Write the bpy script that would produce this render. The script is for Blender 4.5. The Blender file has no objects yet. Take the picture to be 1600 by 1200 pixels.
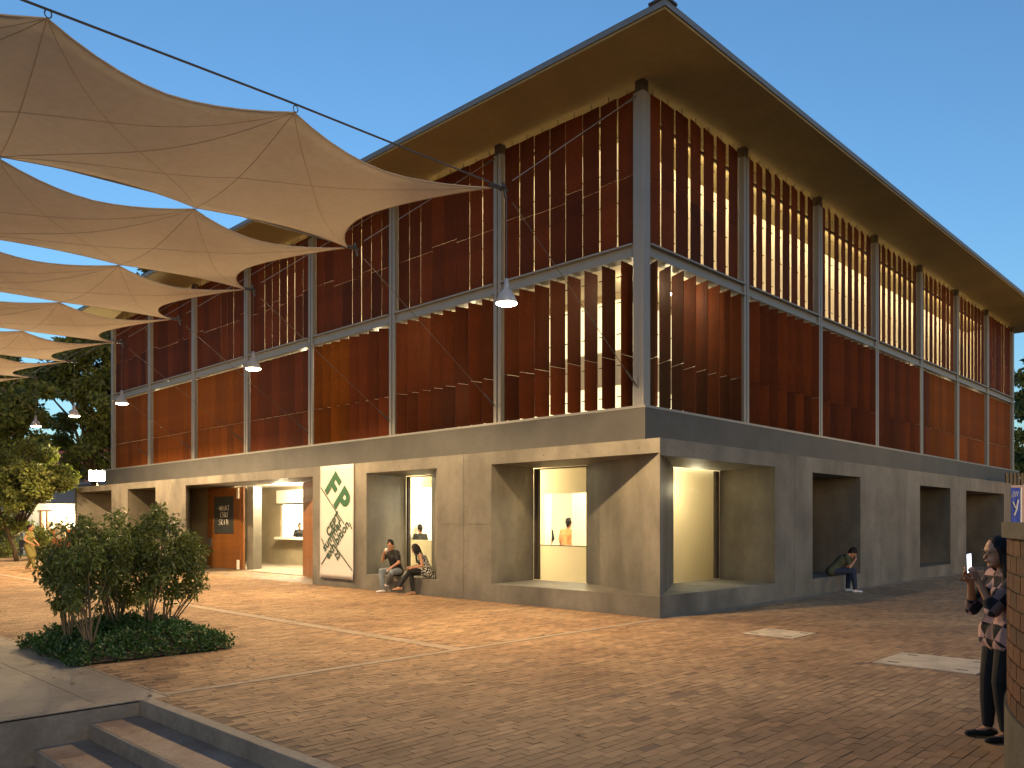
import bpy, math, random
import numpy as np
from mathutils import Vector, Matrix
random.seed(7); RNG = np.random.default_rng(7)
C = bpy.context.scene.collection
R = math.radians

# ------------------------------------------------------------------ camera, sky, exposure
PSI = 0.7715                                   # heading of the camera against the building grid
CAM = Vector((-14.1743, -9.9807, 1.8))
cd = bpy.data.cameras.new('camera'); cam = bpy.data.objects.new('camera', cd); C.objects.link(cam)
bpy.context.scene.camera = cam
cam.location = CAM
FW = Vector((math.cos(PSI), math.sin(PSI), 0)) # viewing direction on the ground
RT = Vector((math.sin(PSI), -math.cos(PSI), 0))
cam.rotation_euler = (R(90), 0, math.atan2(FW.y, FW.x) - R(90))
cd.sensor_width = 36; cd.lens = 36 * 1271.5 / 1600; cd.shift_y = (814.9 - 600) / 1600
cd.clip_end = 2000; cd.clip_start = 0.05

w = bpy.data.worlds.new('World'); bpy.context.scene.world = w; w.use_nodes = True
nt = w.node_tree; bg = nt.nodes['Background']
sky = nt.nodes.new('ShaderNodeTexSky'); sky.sky_type = 'NISHITA'; sky.sun_disc = False
sky.sun_elevation = R(4); sky.sun_rotation = R(215); sky.ozone_density = 3.2; sky.air_density = 1.0; sky.dust_density = 1.0
nt.links.new(sky.outputs[0], bg.inputs[0]); bg.inputs[1].default_value = 0.12
vs = bpy.context.scene.view_settings
vs.view_transform = 'Standard'; vs.look = 'None'; vs.gamma = 1; vs.use_curve_mapping = False; vs.exposure = 1.85
LP = 1.0                                       # one factor for the lamps of the place

# ------------------------------------------------------------------ materials
def mat(name, base, rough=0.7, var=0.15, scale=3.0, bump=0.0, bscale=40.0, metal=0.0, streak=0.0, tone=0.0,
        emit=None, estr=0.0, trans=0.0, coat=0.0, warm=None, detail=6.0, joints=None, spec=None, fine=0.0):
    m = bpy.data.materials.new(name); m.use_nodes = True
    n = m.node_tree; N = n.nodes; L = n.links; p = N['Principled BSDF']
    def col(c): return (c[0], c[1], c[2], 1)
    tc = N.new('ShaderNodeTexCoord')
    no = N.new('ShaderNodeTexNoise'); no.inputs['Scale'].default_value = scale; no.inputs['Detail'].default_value = detail
    no.inputs['Roughness'].default_value = 0.62
    L.new(tc.outputs['Object'], no.inputs['Vector'])
    ramp = N.new('ShaderNodeValToRGB'); ramp.color_ramp.elements[0].position = 0.3; ramp.color_ramp.elements[1].position = 0.72
    b2 = warm or base
    ramp.color_ramp.elements[0].color = col([c * (1 - var) for c in base]); ramp.color_ramp.elements[1].color = col([min(1, c * (1 + var)) for c in b2])
    L.new(no.outputs['Fac'], ramp.inputs['Fac']); cur = ramp.outputs['Color']
    def mul(cur, fac_socket, lo, hi):
        mr = N.new('ShaderNodeMapRange'); mr.inputs['From Min'].default_value = 0.3; mr.inputs['From Max'].default_value = 0.7
        mr.inputs['To Min'].default_value = lo; mr.inputs['To Max'].default_value = hi
        L.new(fac_socket, mr.inputs['Value'])
        vm = N.new('ShaderNodeVectorMath'); vm.operation = 'SCALE'
        L.new(cur, vm.inputs[0]); L.new(mr.outputs['Result'], vm.inputs['Scale']); return vm.outputs[0]
    if streak:
        mp = N.new('ShaderNodeMapping'); mp.inputs['Scale'].default_value = (0.8, 0.8, 0.30)
        L.new(tc.outputs['Object'], mp.inputs['Vector'])
        s = N.new('ShaderNodeTexNoise'); s.inputs['Scale'].default_value = 1.6; s.inputs['Detail'].default_value = 5
        L.new(mp.outputs[0], s.inputs['Vector']); cur = mul(cur, s.outputs['Fac'], 1 - streak, 1 + streak * 0.6)
    if fine:
        s = N.new('ShaderNodeTexNoise'); s.inputs['Scale'].default_value = scale * 11; s.inputs['Detail'].default_value = 4
        L.new(tc.outputs['Object'], s.inputs['Vector']); cur = mul(cur, s.outputs['Fac'], 1 - fine, 1 + fine)
    if tone:
        at = N.new('ShaderNodeAttribute'); at.attribute_name = 'tone'
        mr = N.new('ShaderNodeMapRange'); mr.inputs['To Min'].default_value = 1 - tone; mr.inputs['To Max'].default_value = 1 + tone
        L.new(at.outputs['Fac'], mr.inputs['Value'])
        vm = N.new('ShaderNodeVectorMath'); vm.operation = 'SCALE'; L.new(cur, vm.inputs[0]); L.new(mr.outputs['Result'], vm.inputs['Scale']); cur = vm.outputs[0]
    L.new(cur, p.inputs['Base Color'])
    p.inputs['Roughness'].default_value = rough; p.inputs['Metallic'].default_value = metal
    if spec is not None: p.inputs['Specular IOR Level'].default_value = spec
    if coat: p.inputs['Coat Weight'].default_value = coat
    if bump:
        nb = N.new('ShaderNodeTexNoise'); nb.inputs['Scale'].default_value = bscale; nb.inputs['Detail'].default_value = 5
        L.new(tc.outputs['Object'], nb.inputs['Vector'])
        bp = N.new('ShaderNodeBump'); bp.inputs['Strength'].default_value = bump; bp.inputs['Distance'].default_value = 0.02
        L.new(nb.outputs['Fac'], bp.inputs['Height']); L.new(bp.outputs[0], p.inputs['Normal'])
    if emit: p.inputs['Emission Color'].default_value = col(emit); p.inputs['Emission Strength'].default_value = estr
    if trans:
        t = N.new('ShaderNodeBsdfTranslucent'); L.new(cur, t.inputs['Color'])
        mx = N.new('ShaderNodeMixShader'); mx.inputs[0].default_value = trans
        L.new(p.outputs[0], mx.inputs[1]); L.new(t.outputs[0], mx.inputs[2])
        L.new(mx.outputs[0], N['Material Output'].inputs['Surface'])
    return m

M = {}
M['concrete'] = mat('fair_faced_concrete', (0.138, 0.124, 0.100), 0.6, 0.36, 0.7, 0.2, 25, streak=0.34, fine=0.06)
M['lobby'] = mat('lobby_wall_concrete', (0.30, 0.25, 0.17), 0.65, 0.2, 0.9, 0.2, 25)
M['wallcap'] = mat('dark_wall_concrete', (0.085, 0.072, 0.052), 0.8, 0.3, 3, 0.3, 30, fine=0.12)
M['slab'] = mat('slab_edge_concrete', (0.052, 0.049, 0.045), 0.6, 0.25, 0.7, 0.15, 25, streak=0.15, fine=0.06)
M['steel'] = mat('grey_painted_steel', (0.185, 0.182, 0.175), 0.45, 0.06, 2, 0.05, 30, metal=0.2)
M['soffit'] = mat('roof_soffit_board', (0.205, 0.155, 0.060), 0.8, 0.16, 0.6, 0.05, 20, fine=0.05)
M['fascia'] = mat('zinc_fascia', (0.16, 0.17, 0.18), 0.5, 0.1, 2, metal=0.4)
M['louver'] = mat('rust_red_louver_board', (0.080, 0.0165, 0.0024), 0.75, 0.34, 1.3, 0.1, 60, tone=0.36, streak=0.2, fine=0.1, spec=0.14)
M['louver_lamplit'] = mat('lamplit_orange_louver_board', (0.135, 0.036, 0.0012), 0.75, 0.34, 1.3, 0.1, 60, tone=0.22, streak=0.16, fine=0.1, spec=0.12)  # lamplight on the closed lower bays is painted into this board orange
M['cream'] = mat('cream_plaster', (0.70, 0.61, 0.44), 0.75, 0.05, 0.8)
M['white'] = mat('white_paint', (0.78, 0.75, 0.66), 0.7, 0.04, 1)
M['teak'] = mat('teak_boards', (0.23, 0.088, 0.024), 0.45, 0.25, 2.0, 0.05, 50, tone=0.12, fine=0.12)
M['brick'] = mat('worn_paving_brick', (0.262, 0.150, 0.080), 0.85, 0.30, 0.45, 0.3, 60, tone=0.24, warm=(0.26, 0.172, 0.092), fine=0.10, spec=0.3)
M['mortar'] = mat('paving_joint_sand', (0.150, 0.092, 0.054), 0.9, 0.35, 0.8, 0.2, 50)
M['paving'] = mat('grey_cement_paving', (0.21, 0.18, 0.14), 0.78, 0.2, 0.8, 0.25, 40, fine=0.1)
M['joint'] = mat('cement_joint_strip', (0.25, 0.185, 0.12), 0.8, 0.25, 1.5, 0.2, 40, fine=0.1)
M['cover'] = mat('pale_cement_cover', (0.40, 0.33, 0.235), 0.8, 0.3, 2.5, 0.2, 40, fine=0.12)
M['step'] = mat('step_concrete', (0.17, 0.15, 0.125), 0.75, 0.3, 1.6, 0.4, 30, streak=0.2, fine=0.12)
M['tread'] = mat('worn_red_step_tread', (0.24, 0.15, 0.10), 0.78, 0.3, 2.2, 0.4, 40, warm=(0.22, 0.17, 0.125), fine=0.1)
M['wallbrick'] = mat('dark_fired_brick', (0.085, 0.025, 0.006), 0.75, 0.4, 4, 0.4, 60, tone=0.3, fine=0.15)
M['wallmortar'] = mat('grey_lime_mortar', (0.10, 0.085, 0.055), 0.9, 0.2, 8, 0.3, 60)
M['cloth'] = mat('sail_fabric', (0.72, 0.645, 0.52), 0.85, 0.05, 0.8, 0.08, 250, trans=0.42, fine=0.04)
M['seam'] = mat('sail_seam', (0.42, 0.35, 0.27), 0.85, 0.1, 5)
M['cable'] = mat('galvanised_cable', (0.10, 0.095, 0.09), 0.5, 0.1, 5, metal=0.5)
M['shade'] = mat('spun_aluminium_shade', (0.42, 0.42, 0.42), 0.4, 0.05, 5, metal=0.3, trans=0.05)
M['lampglass'] = mat('lit_lamp_glass', (1, 0.9, 0.7), 0.4, 0, 5, emit=(1.0, 0.80, 0.50), estr=16)
M['tube'] = mat('lit_tube', (1, 0.9, 0.7), 0.4, 0, 5, emit=(1.0, 0.82, 0.5), estr=9)
M['flood'] = mat('lit_flood_glass', (1, 0.95, 0.8), 0.4, 0, 5, emit=(1.0, 0.88, 0.62), estr=40)
M['litwin'] = mat('lit_window_glass', (0.9, 0.85, 0.6), 0.5, 0.02, 1, emit=(1.0, 0.84, 0.48), estr=0.36)
M['ceil'] = mat('luminous_ceiling', (0.9, 0.9, 0.8), 0.5, 0, 1, emit=(1.0, 0.88, 0.6), estr=1.0)
M['dark'] = mat('dark_frame_paint', (0.04, 0.03, 0.022), 0.5, 0.2, 5)
M['board'] = mat('black_chalkboard', (0.045, 0.05, 0.05), 0.6, 0.25, 6)
M['chalk'] = mat('chalk', (0.75, 0.75, 0.72), 0.9, 0.1, 20)
M['soil'] = mat('dark_soil', (0.05, 0.035, 0.022), 0.95, 0.3, 12, 0.5, 40)
M['banner'] = mat('white_banner_cloth', (0.56, 0.53, 0.49), 0.8, 0.04, 1.4, 0.2, 3)
M['green'] = mat('green_print', (0.012, 0.085, 0.032), 0.7, 0.08, 3)
M['darkprint'] = mat('dark_green_print', (0.02, 0.055, 0.035), 0.7, 0.08, 3)
M['blue'] = mat('blue_banner_cloth', (0.04, 0.075, 0.36), 0.8, 0.1, 2)
M['pink'] = mat('pinkish_wall_paint', (0.42, 0.30, 0.24), 0.85, 0.12, 1)
M['leaf'] = mat('ficus_leaf', (0.085, 0.125, 0.022), 0.48, 0.35, 1.2, tone=0.55, trans=0.3, warm=(0.11, 0.13, 0.028))
M['ground_leaf'] = mat('ground_cover_leaf', (0.028, 0.075, 0.014), 0.5, 0.3, 1.5, tone=0.45, trans=0.2)
M['tree_leaf'] = mat('tree_leaf', (0.085, 0.120, 0.022), 0.6, 0.3, 0.35, tone=0.5, trans=0.3, warm=(0.14, 0.15, 0.028))
M['bark'] = mat('pale_bark', (0.12, 0.09, 0.055), 0.85, 0.3, 9, 0.4, 30)
M['darkbark'] = mat('dark_bark', (0.085, 0.06, 0.035), 0.9, 0.3, 4, 0.4, 12)
M['grass'] = mat('lawn_grass', (0.09, 0.12, 0.025), 0.9, 0.4, 2, 0.4, 30)
M['redwall'] = mat('red_render_wall', (0.32, 0.12, 0.09), 0.85, 0.15, 0.5)
M['greywall'] = mat('bluish_grey_wall', (0.28, 0.27, 0.28), 0.85, 0.12, 0.4)
M['orange'] = mat('orange_counter', (0.45, 0.12, 0.03), 0.6, 0.1, 2)
M['iron'] = mat('cast_iron', (0.03, 0.028, 0.025), 0.5, 0.2, 10)
M['skin'] = mat('skin', (0.36, 0.175, 0.095), 0.5, 0.07, 14)
M['hair'] = mat('black_hair', (0.010, 0.007, 0.006), 0.55, 0.3, 30, 0.4, 160, spec=0.2)
M['black'] = mat('black_cotton', (0.009, 0.009, 0.010), 0.85, 0.3, 8, 0.2, 60)
M['navy'] = mat('blue_jeans', (0.016, 0.024, 0.05), 0.85, 0.2, 10, 0.3, 60)
M['jeans'] = mat('pale_blue_jeans', (0.17, 0.20, 0.23), 0.85, 0.25, 8, 0.3, 60)
M['olive'] = mat('olive_cotton', (0.15, 0.13, 0.035), 0.85, 0.2, 8, 0.2, 40)
M['salmon'] = mat('salmon_striped_shirt', (0.62, 0.28, 0.13), 0.85, 0.2, 12, 0.2, 40)
M['creamshirt'] = mat('cream_shirt', (0.66, 0.52, 0.27), 0.85, 0.1, 8)
M['whiteshoe'] = mat('white_shoe', (0.62, 0.62, 0.64), 0.6, 0.08, 12)
M['sandal'] = mat('tan_sandal', (0.45, 0.24, 0.12), 0.6, 0.1, 12)
M['eye'] = mat('dark_eye', (0.015, 0.01, 0.008), 0.3, 0.1, 12)
M['lips'] = mat('lips', (0.25, 0.07, 0.05), 0.5, 0.1, 12)
M['screen'] = mat('lit_phone_screen', (0.8, 0.85, 0.9), 0.3, 0.0, 12, emit=(0.75, 0.85, 1.0), estr=0.9)
M['paper'] = mat('paper_cup', (0.75, 0.68, 0.6), 0.7, 0.05, 12)
M['flatgreen'] = mat('olive_tshirt', (0.055, 0.06, 0.03), 0.85, 0.25, 10)
# glass
def glass(name, tint=(0.95, 0.96, 0.93)):
    m = bpy.data.materials.new(name); m.use_nodes = True; N = m.node_tree.nodes; L = m.node_tree.links
    N.remove(N['Principled BSDF']); t = N.new('ShaderNodeBsdfTransparent'); t.inputs[0].default_value = (*tint, 1)
    g = N.new('ShaderNodeBsdfGlossy'); g.inputs['Roughness'].default_value = 0.02
    lw = N.new('ShaderNodeLayerWeight'); lw.inputs['Blend'].default_value = .5
    pw = N.new('ShaderNodeMath'); pw.operation = 'POWER'; pw.inputs[1].default_value = 4; L.new(lw.outputs['Facing'], pw.inputs[0])
    f = N.new('ShaderNodeMath'); f.operation = 'MULTIPLY_ADD'; f.inputs[1].default_value = .7; f.inputs[2].default_value = .03; L.new(pw.outputs[0], f.inputs[0])
    mx = N.new('ShaderNodeMixShader'); L.new(f.outputs[0], mx.inputs[0]); L.new(t.outputs[0], mx.inputs[1]); L.new(g.outputs[0], mx.inputs[2])
    L.new(mx.outputs[0], N['Material Output'].inputs['Surface']); return m
M['glass'] = glass('window_glass')
# checked shirt: woven print of diamonds in black, grey, pink
def checker(name, cols, size, rot):
    m = bpy.data.materials.new(name); m.use_nodes = True; N = m.node_tree.nodes; L = m.node_tree.links; p = N['Principled BSDF']
    tc = N.new('ShaderNodeTexCoord'); mp = N.new('ShaderNodeMapping'); mp.inputs['Rotation'].default_value = rot
    L.new(tc.outputs['Object'], mp.inputs['Vector'])
    c1 = N.new('ShaderNodeTexChecker'); c1.inputs['Scale'].default_value = size
    c1.inputs['Color1'].default_value = (*cols[0], 1); c1.inputs['Color2'].default_value = (*cols[1], 1)
    c2 = N.new('ShaderNodeTexChecker'); c2.inputs['Scale'].default_value = size / 2
    c2.inputs['Color1'].default_value = (1, 1, 1, 1); c2.inputs['Color2'].default_value = (*cols[2], 1)
    mx = N.new('ShaderNodeMix'); mx.data_type = 'RGBA'; mx.blend_type = 'MULTIPLY'; mx.inputs[0].default_value = 1
    L.new(mp.outputs[0], c1.inputs['Vector']); L.new(mp.outputs[0], c2.inputs['Vector'])
    L.new(c1.outputs['Color'], mx.inputs[6]); L.new(c2.outputs['Color'], mx.inputs[7]); L.new(mx.outputs[2], p.inputs['Base Color'])
    p.inputs['Roughness'].default_value = 0.9; return m
M['check'] = checker('checked_shirt', [(0.50, 0.30, 0.26), (0.02, 0.02, 0.025), (0.36, 0.38, 0.42)], 10, (0.0, 0.785, 0.75))
def spots(name):
    m = mat(name, (0.5, 0.5, 0.5), 0.85, 0.0, 1); N = m.node_tree.nodes; L = m.node_tree.links
    v = N.new('ShaderNodeTexVoronoi'); v.inputs['Scale'].default_value = 34; tc = N.new('ShaderNodeTexCoord'); L.new(tc.outputs['Object'], v.inputs['Vector'])
    r = N.new('ShaderNodeValToRGB'); r.color_ramp.interpolation = 'CONSTANT'; r.color_ramp.elements[0].color = (0.55, 0.52, 0.42, 1)
    r.color_ramp.elements[1].position = 0.42; r.color_ramp.elements[1].color = (0.03, 0.03, 0.03, 1)
    L.new(v.outputs['Distance'], r.inputs['Fac']); L.new(r.outputs['Color'], N['Principled BSDF'].inputs['Base Color']); return m
M['print'] = spots('black_and_white_print')

# ------------------------------------------------------------------ mesh helpers
def link(name, me, m=None, parent=None, loc=None, rot=None):
    o = bpy.data.objects.new(name, me); C.objects.link(o)
    if m is not None and me is not None and hasattr(me, 'materials') and len(me.materials) == 0:
        me.materials.append(M[m] if isinstance(m, str) else m)
    if parent: o.parent = parent
    if loc is not None: o.location = loc
    if rot is not None: o.rotation_euler = rot
    return o
class MB:
    def __init__(s): s.v = []; s.f = []; s.t = []; s.smooth = False
    def add(s, vs, fs, tone=None):
        b = len(s.v); s.v += [tuple(q) for q in vs]; s.f += [tuple(i + b for i in q) for q in fs]
        s.t += [0.5 if tone is None else tone] * len(fs); return s
    def box(s, x0, x1, y0, y1, z0, z1, tone=None):
        v = [(x0, y0, z0), (x1, y0, z0), (x1, y1, z0), (x0, y1, z0), (x0, y0, z1), (x1, y0, z1), (x1, y1, z1), (x0, y1, z1)]
        return s.add(v, [(0, 3, 2, 1), (4, 5, 6, 7), (0, 1, 5, 4), (1, 2, 6, 5), (2, 3, 7, 6), (3, 0, 4, 7)], tone)
    def quad(s, a, b, c, d): return s.add([a, b, c, d], [(0, 1, 2, 3)])
    def tube(s, pts, rad, n=6, cap=True):
        pts = [Vector(p) for p in pts]; rr = rad if isinstance(rad, (list, tuple)) else [rad] * len(pts)
        vs = []; fs = []; up = None
        for i, p in enumerate(pts):
            d = (pts[min(i + 1, len(pts) - 1)] - pts[max(i - 1, 0)])
            d = d.normalized() if d.length > 1e-9 else Vector((0, 0, 1))
            if up is None: up = Vector((0, 0, 1)) if abs(d.z) < 0.9 else Vector((1, 0, 0))
            a = d.cross(up).normalized(); b = d.cross(a).normalized(); up = -b if (-b).length else up
            up = b.cross(d).cross(b) if False else (a.cross(d))
            for k in range(n):
                t = 2 * math.pi * k / n; vs.append(p + (a * math.cos(t) + b * math.sin(t)) * rr[i])
        for i in range(len(pts) - 1):
            for k in range(n): fs.append((i * n + k, i * n + (k + 1) % n, (i + 1) * n + (k + 1) % n, (i + 1) * n + k))
        if cap: fs.append(tuple(range(n - 1, -1, -1))); fs.append(tuple(range((len(pts) - 1) * n, len(pts) * n)))
        return s.add(vs, fs)
    def lathe(s, prof, n=20, c=(0, 0, 0)):
        vs = []; fs = []
        for r, z in prof:
            for k in range(n): t = 2 * math.pi * k / n; vs.append((c[0] + r * math.cos(t), c[1] + r * math.sin(t), c[2] + z))
        for i in range(len(prof) - 1):
            for k in range(n): fs.append((i * n + k, i * n + (k + 1) % n, (i + 1) * n + (k + 1) % n, (i + 1) * n + k))
        return s.add(vs, fs)
    def mesh(s, name='mesh', m=None, smooth=False):
        me = bpy.data.meshes.new(name); me.from_pydata(s.v, [], s.f)
        at = me.attributes.new('tone', 'FLOAT', 'FACE'); at.data.foreach_set('value', s.t)
        if smooth or s.smooth: me.polygons.foreach_set('use_smooth', [True] * len(me.polygons))
        if m: me.materials.append(M[m])
        me.update(); return me
    def obj(s, name, m, parent=None, smooth=False, loc=None, bevel=0):
        o = link(name, s.mesh(name, m, smooth), None, parent, loc)
        if bevel:
            b = o.modifiers.new('bevel', 'BEVEL'); b.width = bevel; b.segments = 2; b.limit_method = 'ANGLE'
        return o
def np_mesh(name, verts, faces, tone=None, m=None, smooth=False):
    me = bpy.data.meshes.new(name); nv = len(verts); nf, k = faces.shape
    me.vertices.add(nv); me.vertices.foreach_set('co', verts.astype(np.float32).ravel())
    me.loops.add(nf * k); me.loops.foreach_set('vertex_index', faces.astype(np.int32).ravel())
    me.polygons.add(nf); me.polygons.foreach_set('loop_start', np.arange(0, nf * k, k, dtype=np.int32))
    try: me.polygons.foreach_set('loop_total', np.full(nf, k, dtype=np.int32))
    except Exception: pass
    if tone is not None:
        at = me.attributes.new('tone', 'FLOAT', 'FACE'); at.data.foreach_set('value', tone.astype(np.float32))
    if m: me.materials.append(M[m])
    me.update(calc_edges=True)
    me.polygons.foreach_set('use_smooth', [bool(smooth)] * nf)
    return me
def thing(name, label, cat, loc=(0, 0, 0), rotz=0, group=None):
    o = bpy.data.objects.new(name, None); C.objects.link(o); o.location = loc; o.rotation_euler = (0, 0, rotz)
    o['label'] = label; o['category'] = cat
    if group: o['group'] = group
    return o
def tag(o, label, cat, group=None):
    o['label'] = label; o['category'] = cat
    if group: o['group'] = group
    return o
def struct(o): o['kind'] = 'structure'; return o
def stuff(o): o['kind'] = 'stuff'; return o

# ================================================================== GROUND
PX, PY = -10.92, -1.60                          # inner corner of the sunken steps
g = MB()
g.box(PX + 0.002, 300, -300, 400, -1.4, -0.0032); g.box(-300, PX, PY + 0.002, 400, -1.4, -0.0032)
ground = struct(g.obj('ground', 'mortar'))
m_ = MB(); m_.box(-300, PX, -300, PY, -2.6, -1.60)
struct(m_.obj('lower_ground', 'paving'))
FX = -1.39; FY = -1.39                          # front planes of the ground floor
BED = (-10.70, -8.66, 0.93, 3.12)
# brick paving: long side along x, individually uneven
BL, BW, GAP = 0.232, 0.092, 0.0045
rows = np.arange(-13.0, 46.0, BW + GAP)
cx_, cy_ = [], []
for i, yy in enumerate(rows):
    xs = np.arange((-10.79 if yy < -1.66 else -10.60) + (i % 2) * 0.12 + 0.115 + (0.025 * math.sin(i * 1.7) + 0.02), 34, BL + GAP); cx_.append(xs); cy_.append(np.full(len(xs), yy))
bx = np.concatenate(cx_); by = np.concatenate(cy_)
Zd = (bx - CAM.x) * FW.x + (by - CAM.y) * FW.y; Xd = (bx - CAM.x) * RT.x + (by - CAM.y) * RT.y
keep = (Zd > 5.0) & (np.abs(Xd) < 0.70 * Zd + 1.2) & (Zd < 46)
keep &= ~((bx > FX + 0.1) & (by > FY + 0.1) & ~((bx < 1.6) & (by > 10.6) & (by < 18.7)))
keep &= ~((bx > FX - 0.12) & (by > FY - 0.06) & ~((bx < 1.6) & (by > 10.6) & (by < 18.7)))
keep &= ~((bx > BED[0] - .1) & (bx < BED[1] + .12) & (by > BED[2] - .06) & (by < BED[3] + .06))
keep &= ~((np.abs(by + 1.46) < 0.10))                              # cement strip y=-1.46
keep &= ~((np.abs(bx + 6.48) < 0.16) & (by > -1.5))                # cement strip x=-6.48
MANH = [(-1.78, -3.93, 0.86, 0.86), (-2.95, -6.62, 1.10, 1.20)]
for (mx, my, sx, sy) in MANH: keep &= ~((np.abs(bx - mx) < sx / 2 + .10) & (np.abs(by - my) < sy / 2 + .05))
bx, by, Zd = bx[keep], by[keep], Zd[keep]
order = np.argsort(Zd); bx, by = bx[order], by[order]
nb = len(bx); tone = np.clip(RNG.normal(0.5, 0.27, nb), 0, 1.3)
hz = RNG.normal(0, 0.0008, nb); wj = RNG.normal(0, 0.0022, (nb, 2)); tilt = RNG.normal(0, 0.0010, (nb, 2))
miss = RNG.random(nb) < 0.010; hz[miss] -= 0.006
def brick_arrays(i0, i1):
    n = i1 - i0; c = np.array([(-1, -1, 0), (1, -1, 0), (1, 1, 0), (-1, 1, 0), (-.992, -.985, 1), (.992, -.985, 1), (.992, .985, 1), (-.992, .985, 1)])
    V = np.zeros((n, 8, 3)); V[:, :, 0] = bx[i0:i1, None] + wj[i0:i1, 0:1] + c[None, :, 0] * BL / 2
    V[:, :, 1] = by[i0:i1, None] + wj[i0:i1, 1:2] + c[None, :, 1] * BW / 2
    V[:, :, 2] = np.where(c[None, :, 2] > 0, hz[i0:i1, None] + tilt[i0:i1, 0:1] * c[None, :, 0] + tilt[i0:i1, 1:2] * c[None, :, 1], -0.013)
    F = np.array([(4, 5, 6, 7), (0, 1, 5, 4), (1, 2, 6, 5), (2, 3, 7, 6), (3, 0, 4, 7)])
    return V.reshape(-1, 3), (F[None] + (np.arange(n) * 8)[:, None, None]).reshape(-1, 4), np.repeat(tone[i0:i1], 5)
V, F, T = brick_arrays(300, nb)
stuff(link('brick_paving', np_mesh('brick_paving', V, F, T, 'brick'), None, ground))
variants = []
for k in range(12):
    c = MB(); t = k / 11
    v = [(sx * BL / 2 * (0.992 if z else 1), sy * BW / 2 * (0.985 if z else 1), 0 if z else -0.013) for z in (0, 1) for sx, sy in ((-1, -1), (1, -1), (1, 1), (-1, 1))]
    c.add(v, [(4, 5, 6, 7), (0, 1, 5, 4), (1, 2, 6, 5), (2, 3, 7, 6), (3, 0, 4, 7)], t); variants.append(c.mesh('brick', 'brick'))
for i in range(300):
    o = link('brick', variants[int(np.clip(tone[i], 0, 1) * 11)], None, ground, (bx[i] + wj[i, 0], by[i] + wj[i, 1], hz[i]))
# cement strips, border
def strip(x0, x1, y0, y1, z=0.002, name='cement_strip', m='joint', parent=ground):
    s = MB(); s.box(x0, x1, y0, y1, -0.013, z); return s.obj(name, m, parent)
strip(-10.62, FX - .12, -1.53, -1.40); strip(FX + .2, 31, -1.62, FY - .004, 0.001)
strip(-6.60, -6.37, -1.396, 30)
# grey cement slabs at the left
edges_x = [-10.64, -11.28, -13.4, -15.6, -17.8, -20, -24, -28]
for i in range(len(edges_x) - 1):
    ys = [PY] + [PY + 2.6 + 3.1 * k + (0.5 if i % 2 else 0) for k in range(0, 12)]
    for j in range(len(ys) - 1):
        x0, x1, y0, y1 = edges_x[i + 1] + .006, edges_x[i] - .006, ys[j] + .006, ys[j + 1] - .006
        if j == 0: y0 = PY
        if i == 0: strip(x0, x1, y0, y1, -0.001, 'cement_slab', 'paving')
        else: strip(x0, x1, y0, y1, 0.0 + random.uniform(-.001, .001), 'cement_slab', 'paving')
strip(-10.635, -10.60, BED[3] + .1, 36, 0.0); strip(-10.635, -10.60, -1.60, BED[2] - .06, 0.0)
# lawn beyond the plaza on the far left
lw = MB(); lw.box(-40, 6, 37.5, 60, -.01, 0.02); stuff(lw.obj('lawn', 'grass', ground))
# kerb + steps
st = thing('sunken_steps', 'worn concrete steps going down in the lower left corner beside the brick paving', 'steps')
k = MB(); k.box(PX, -10.80, -16, PY, -1.59, 0.012); k.obj('kerb_wall', 'step', st, bevel=0.006)
k = MB(); k.box(-28, PX - 0.002, PY, PY + 0.13, -1.59, 0.010); k.obj('side_wall', 'step', st, bevel=0.006)
for i in range(9):
    x1 = PX - 0.003 - 0.48 * i; x0 = x1 - 0.48 + (0.003 if i else 0); z = -0.15 * (i + 1)
    k = MB(); k.box(x0 + 0.003, x1, -16, PY - 0.003, -1.59, z); stp = k.obj('step', 'step', st, bevel=0.008)
    k = MB(); k.box(x0 + 0.035, x1 - 0.004, -15.9, PY - 0.01, z - .01, z + 0.003); k.obj('tread', 'tread', stp)
# manhole covers
for i, (mx, my, sx, sy) in enumerate(MANH):
    o = thing('manhole_cover', ['pale square cement inspection cover set in the brick paving before the corner', 'wide pale inspection cover in the brick paving left of the standing woman'][i], 'manhole cover', (mx, my, 0))
    k = MB(); k.box(-sx / 2, sx / 2, -sy / 2, sy / 2, -.012, 0.005); k.obj('cover', 'cover', o, bevel=0.003)
    for (hx, hy) in ((-.33, -.33), (.33, -.33), (-.33, .33), (.33, .33)):
        k = MB(); k.box(hx * sx - .018, hx * sx + .018, hy * sy - .065, hy * sy + .065, 0.003, 0.008); k.obj('lifting_slot', 'iron', o)
    k = MB(); k.box(-sx / 2 - .02, sx / 2, -sy / 2 - .022, -sy / 2 - .005, -.012, 0.0045); k.obj('frame', 'iron', o)

# ================================================================== BUILDING
B = thing('louvered_building', 'large corner building with rust red louvers on two floors above a concrete ground floor', 'building')
bLs, bRs = 4.2116, 4.305                        # bay widths
ZB, ZM, ZS = 4.183, 7.655, 11.062
LEN_L, LEN_R = 30.18, 23.72
IN = 0.27                                       # plane of the ground floor glazing

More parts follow.
